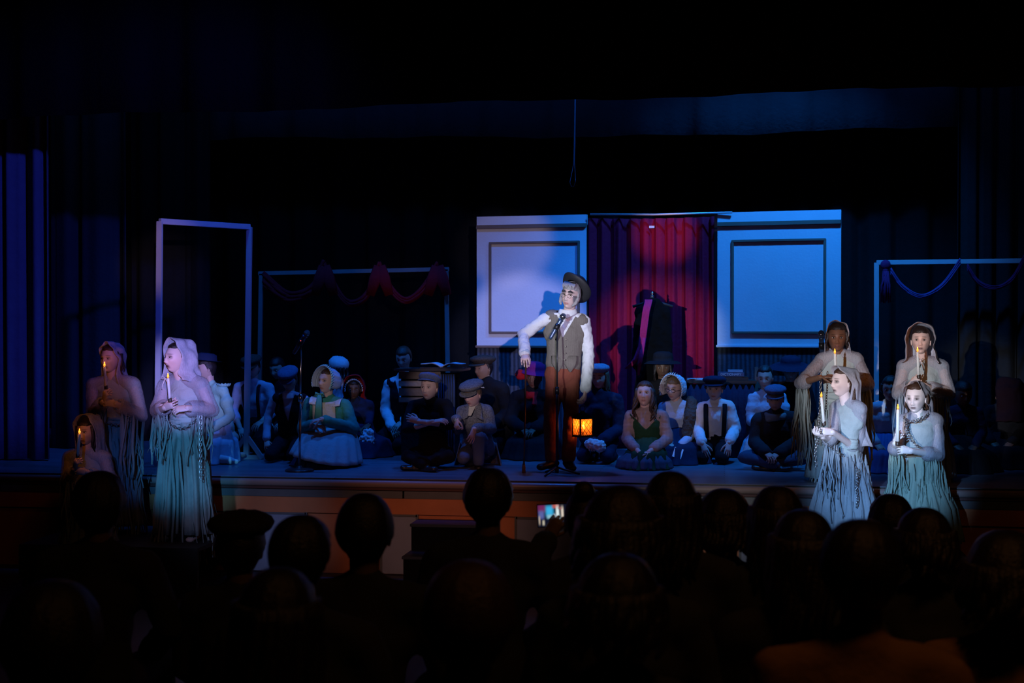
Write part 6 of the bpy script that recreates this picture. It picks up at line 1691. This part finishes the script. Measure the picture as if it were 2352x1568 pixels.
# ================================================================== AUDIENCE
ASK = (0.20, 0.12, 0.09)
AUDB = plain('dark_jersey', (.02, .02, .022), .9); AUDBR = cloth('brown_jumper', (.30, .15, .06), col2=(.24, .12, .05)); AUDM = plain('dark_maroon_jersey', (.05, .02, .02), .9)
ROWS = {(228, 104): 5.75, (553, 100): 5.75, (692, 118): 4.05, (838, 118): 4.9, (1122, 94): 5.75, (1428, 150): 4.05, (1350, 92): 5.75, (1540, 102): 4.9, (1663, 112): 5.75, (1785, 96): 4.9,
        (1846, 116): 4.05, (1978, 150): 3.2, (2046, 84): 6.6, (2122, 104): 4.9, (1078, 176): 3.2, (1420, 160): 3.2, (2310, 150): 4.05, (120, 190): 3.2, (640, 140): 3.2}
def auditor(label, px, pt, wpx, style='short', turn=0, shirt=AUDB, wide=1.0, hair=HD, hw=.165, extra=None, roll=0, seed=0):
    """someone of the audience seen from behind: px, pt the crown, wpx the width of the head"""
    Z0 = FPX * hw / wpx; Z = ROWS.get((px, wpx), Z0)      # rows 0.85 m apart
    q = ray(px, pt); fwd = ray(1176, 784)
    d = Z / q.dot(fwd); top = Vector((0, 0, CAMH)) + q * d
    hs = 1.04 * max(.9, min(1.12, Z / Z0)); H = top - UP * .128 * hs
    fl = top.z - 1.30; k = 1.0
    fl = max(fl, FLOOR_Z)
    sh = H.z - .235
    J = dict(head=H, sa=Vector((H.x - .18 * wide, H.y - .02, sh)), sb=Vector((H.x + .18 * wide, H.y - .02, sh)), pelvis=Vector((H.x, H.y - .05, sh - .48)),
             ea=Vector((H.x - .25 * wide, H.y + .02, sh - .26)), eb=Vector((H.x + .25 * wide, H.y + .02, sh - .26)), wa=Vector((H.x - .1, H.y + .25, sh - .42)), wb=Vector((H.x + .1, H.y + .25, sh - .42)),
             ka=Vector((H.x - .11, H.y + .36, sh - .46)), kb=Vector((H.x + .11, H.y + .36, sh - .46)), aa=Vector((H.x - .11, H.y + .36, FLOOR_Z + .09)), ab=Vector((H.x + .11, H.y + .36, FLOOR_Z + .09)))
    if extra: J.update(extra(J))
    J['_root'] = Vector((H.x, H.y, FLOOR_Z)); finish_joints(J)
    f = Fig(label, J, .98, (180 + turn, 0, roll), hs, ASK, vox=.018)
    hd = {}
    for s_, sg in (('a', -1), ('b', 1)):
        dd = (J['w' + s_] - J['e' + s_]).normalized(); hd[s_] = (dd, Vector((0, 0, -1)), .35, sg)
    if extra: hd = {'a': (Vector((.5, .25, .9)), Vector((.3, 1, 0)), .6, -1), 'b': (Vector((-.9, .35, .7)), Vector((-.2, 1, 0)), .6, 1)}
    f.body(hands=hd, face={}, hq=(26, 36))
    f.shirt(shirt, e=.022, to=.95, hem='hip', disp=.02, name='jumper'); f.trousers(AUDB, e=.014); f.shoes()
    f.M = f.M @ Matrix.Diagonal((1.15, 1.08, 1.0, 1.0))
    if style == 'short': f.hair(hair, vol=1.6, fringe=.05, nape=-.075, seed=seed)
    elif style == 'crop': f.hair(hair, vol=.2, fringe=.055, nape=-.06, seed=seed)
    elif style == 'long': f.hair(hair, vol=1.2, fringe=.05, strands=34, length=.26, wave=.012, seed=seed)
    elif style == 'bob': f.hair(hair, vol=1.5, fringe=.05, strands=30, length=.10, wave=.01, seed=seed)
    elif style == 'bun':
        f.hair(hair, vol=.5, fringe=.05, seed=seed); m = MB(); m.ell(f.M @ Vector((0, .07, .12)), (.045, .045, .04)); f.part('bun', m, hair)
    elif style == 'cap':
        c, v = flat_cap(f.M, 0, .98); h = f.hair(hair, vol=.3, fringe=.05); o = f.part('baseball_cap', c, AUDB)
    return f
A = auditor
A('audience member with cropped hair at far left, below the smallest ghost', 228, 1080, 104, 'short', 12, hw=.17, wide=1.15, seed=1)
A('audience member in a flat-topped cap, seen from behind below the left ghost\'s feet', 553, 1176, 100, 'cap', 8, seed=2)
A('audience member with round dark hair before the leftmost grey panel', 692, 1181, 118, 'short', -5, seed=3)
A('audience member with cropped hair and a protruding right ear, left of the dark steps', 838, 1128, 118, 'crop', 10, hair=HD, wide=1.15, seed=4)
A('audience member with short tufted hair, tallest in the middle of the audience', 1122, 1072, 94, 'short', 4, wide=1.1, seed=5)
A('audience member with thick hair directly behind the raised phone', 1428, 1112, 150, 'bob', -8, seed=6, wide=1.0)
def hold(J):
    H = J['head']
    p = at(1306, 1150, H.y + .42)
    return dict(ea=Vector((H.x - .30, H.y + .15, H.z - .30)), eb=Vector((H.x + .12, H.y + .25, H.z - .32)), wa=at(1258, 1235, H.y + .40), wb=at(1352, 1215, H.y + .36))
PH = A('audience member with a top knot holding up the glowing phone', 1350, 1118, 92, 'bun', -6, extra=hold, seed=7)
A('long-haired audience member, tall, just right of the phone holder', 1540, 1080, 102, 'long', 4, seed=8)
A('audience member with a smooth round bob before the right grey panels', 1663, 1120, 112, 'bob', 0, seed=9)
A('audience member with pointed long hair left of the ghost in profile', 1785, 1113, 96, 'long', 10, seed=10)
A('long-haired audience member overlapping the skirt of the ghost in profile', 1846, 1168, 116, 'long', -6, seed=11)
A('small-headed audience member below the white-faced ghost', 2046, 1133, 84, 'short', 3, seed=12)
A('audience member with wavy dark hair at right, below the teal skirt', 2122, 1164, 104, 'bob', 6, seed=13)
A('audience member with a round head in the second row before the profile ghost', 1978, 1190, 150, 'short', -4, shirt=AUDBR, wide=1.0, seed=14)
A('nearest audience member, large round head left of centre in the bottom row', 1078, 1284, 176, 'short', 5, wide=1.05, shirt=AUDM, seed=15, hair=HB)
A('nearest audience member with dark hair in the middle of the bottom row', 1420, 1268, 160, 'bob', -4, seed=16)
A('audience member with long hair at the left of the bottom row', 640, 1300, 140, 'long', 0, seed=18)
A('audience member in a brown jumper at the right edge', 2310, 1215, 150, 'bob', -10, shirt=AUDBR, wide=1.1, seed=19)
A('audience member lowest at the left edge of the bottom row', 120, 1330, 190, 'short', 14, seed=20)
# phone
pc = at(1277, 1183, PH.J['head'].y + .45); s_ = proj(pc)[2]
PR = Matrix.Rotation(math.radians(-4), 3, 'Y') @ Matrix.Rotation(math.radians(-6), 3, 'X')
W_, H_ = 84 / s_, 49 / s_
rt = root('phone', pc, 'phone held sideways above the audience filming the stage', 'phone')
m = MB(); m.box(pc + Vector((0, .004, 0)), (W_ * 1.05, .008, H_ * 1.10), PR, bev=.002); m.build('case', plain('phone_black', (.01, .01, .01), .3), rt)
m = MB(); nu, nv = 60, 34
def pcol(s, t):
    c = np.array([.004, .006, .02])
    def bl(x, y, rx, ry, col, k=1.0):
        nonlocal c
        d = ((s - x) / rx) ** 4 + ((t - y) / ry) ** 4; f_ = math.exp(-d) * k; c = c * (1 - f_) + np.array(col) * f_
    bl(.12, .85, .12, .2, (.16, .02, .10)); bl(.10, .55, .08, .2, (.10, .12, .35)); bl(.33, .72, .11, .26, (.04, .42, .75)); bl(.33, .45, .08, .10, (.25, .5, .6))
    bl(.50, .93, .09, .10, (.5, .10, .08)); bl(.55, .55, .045, .38, (.75, .85, .85)); bl(.57, .22, .05, .25, (.55, .75, .85)); bl(.46, .42, .03, .15, (.5, .6, .7))
    bl(.68, .62, .035, .28, (.7, .6, .5)); bl(.15, .18, .03, .12, (.5, .45, .35)); bl(.04, .3, .02, .2, (.5, .4, .3)); bl(.62, .82, .05, .05, (.3, .1, .1))
    bl(.90, .5, .12, .7, (.003, .003, .004)); bl(.86, .84, .055, .09, (.85, .8, .7)); bl(.86, .46, .055, .10, (.7, .55, .4)); bl(.86, .46, .035, .062, (.8, .06, .04)); bl(.97, .46, .012, .16, (.35, .25, .08))
    return tuple(c)
V, C, Fc = [], [], []
for j in range(nv):
    for i in range(nu):
        s, t = i / (nu - 1), j / (nv - 1)
        V.append(pc + PR @ Vector(((s - .5) * W_, -.0022, (t - .5) * H_))); C.append(pcol(s, t))
for j in range(nv - 1):
    for i in range(nu - 1): a = j * nu + i; Fc.append((a, a + 1, a + nu + 1, a + nu))
m.add(V, Fc, 0, C)
sm, nt, b, out = _new('phone_display'); at_ = nt.nodes.new('ShaderNodeAttribute'); at_.attribute_name = 'Col'; nt.links.new(at_.outputs['Color'], b.inputs['Emission Color']); b.inputs['Emission Strength'].default_value = 1.0; b.inputs['Base Color'].default_value = (.01, .01, .01, 1)
m.build('screen', sm, rt)
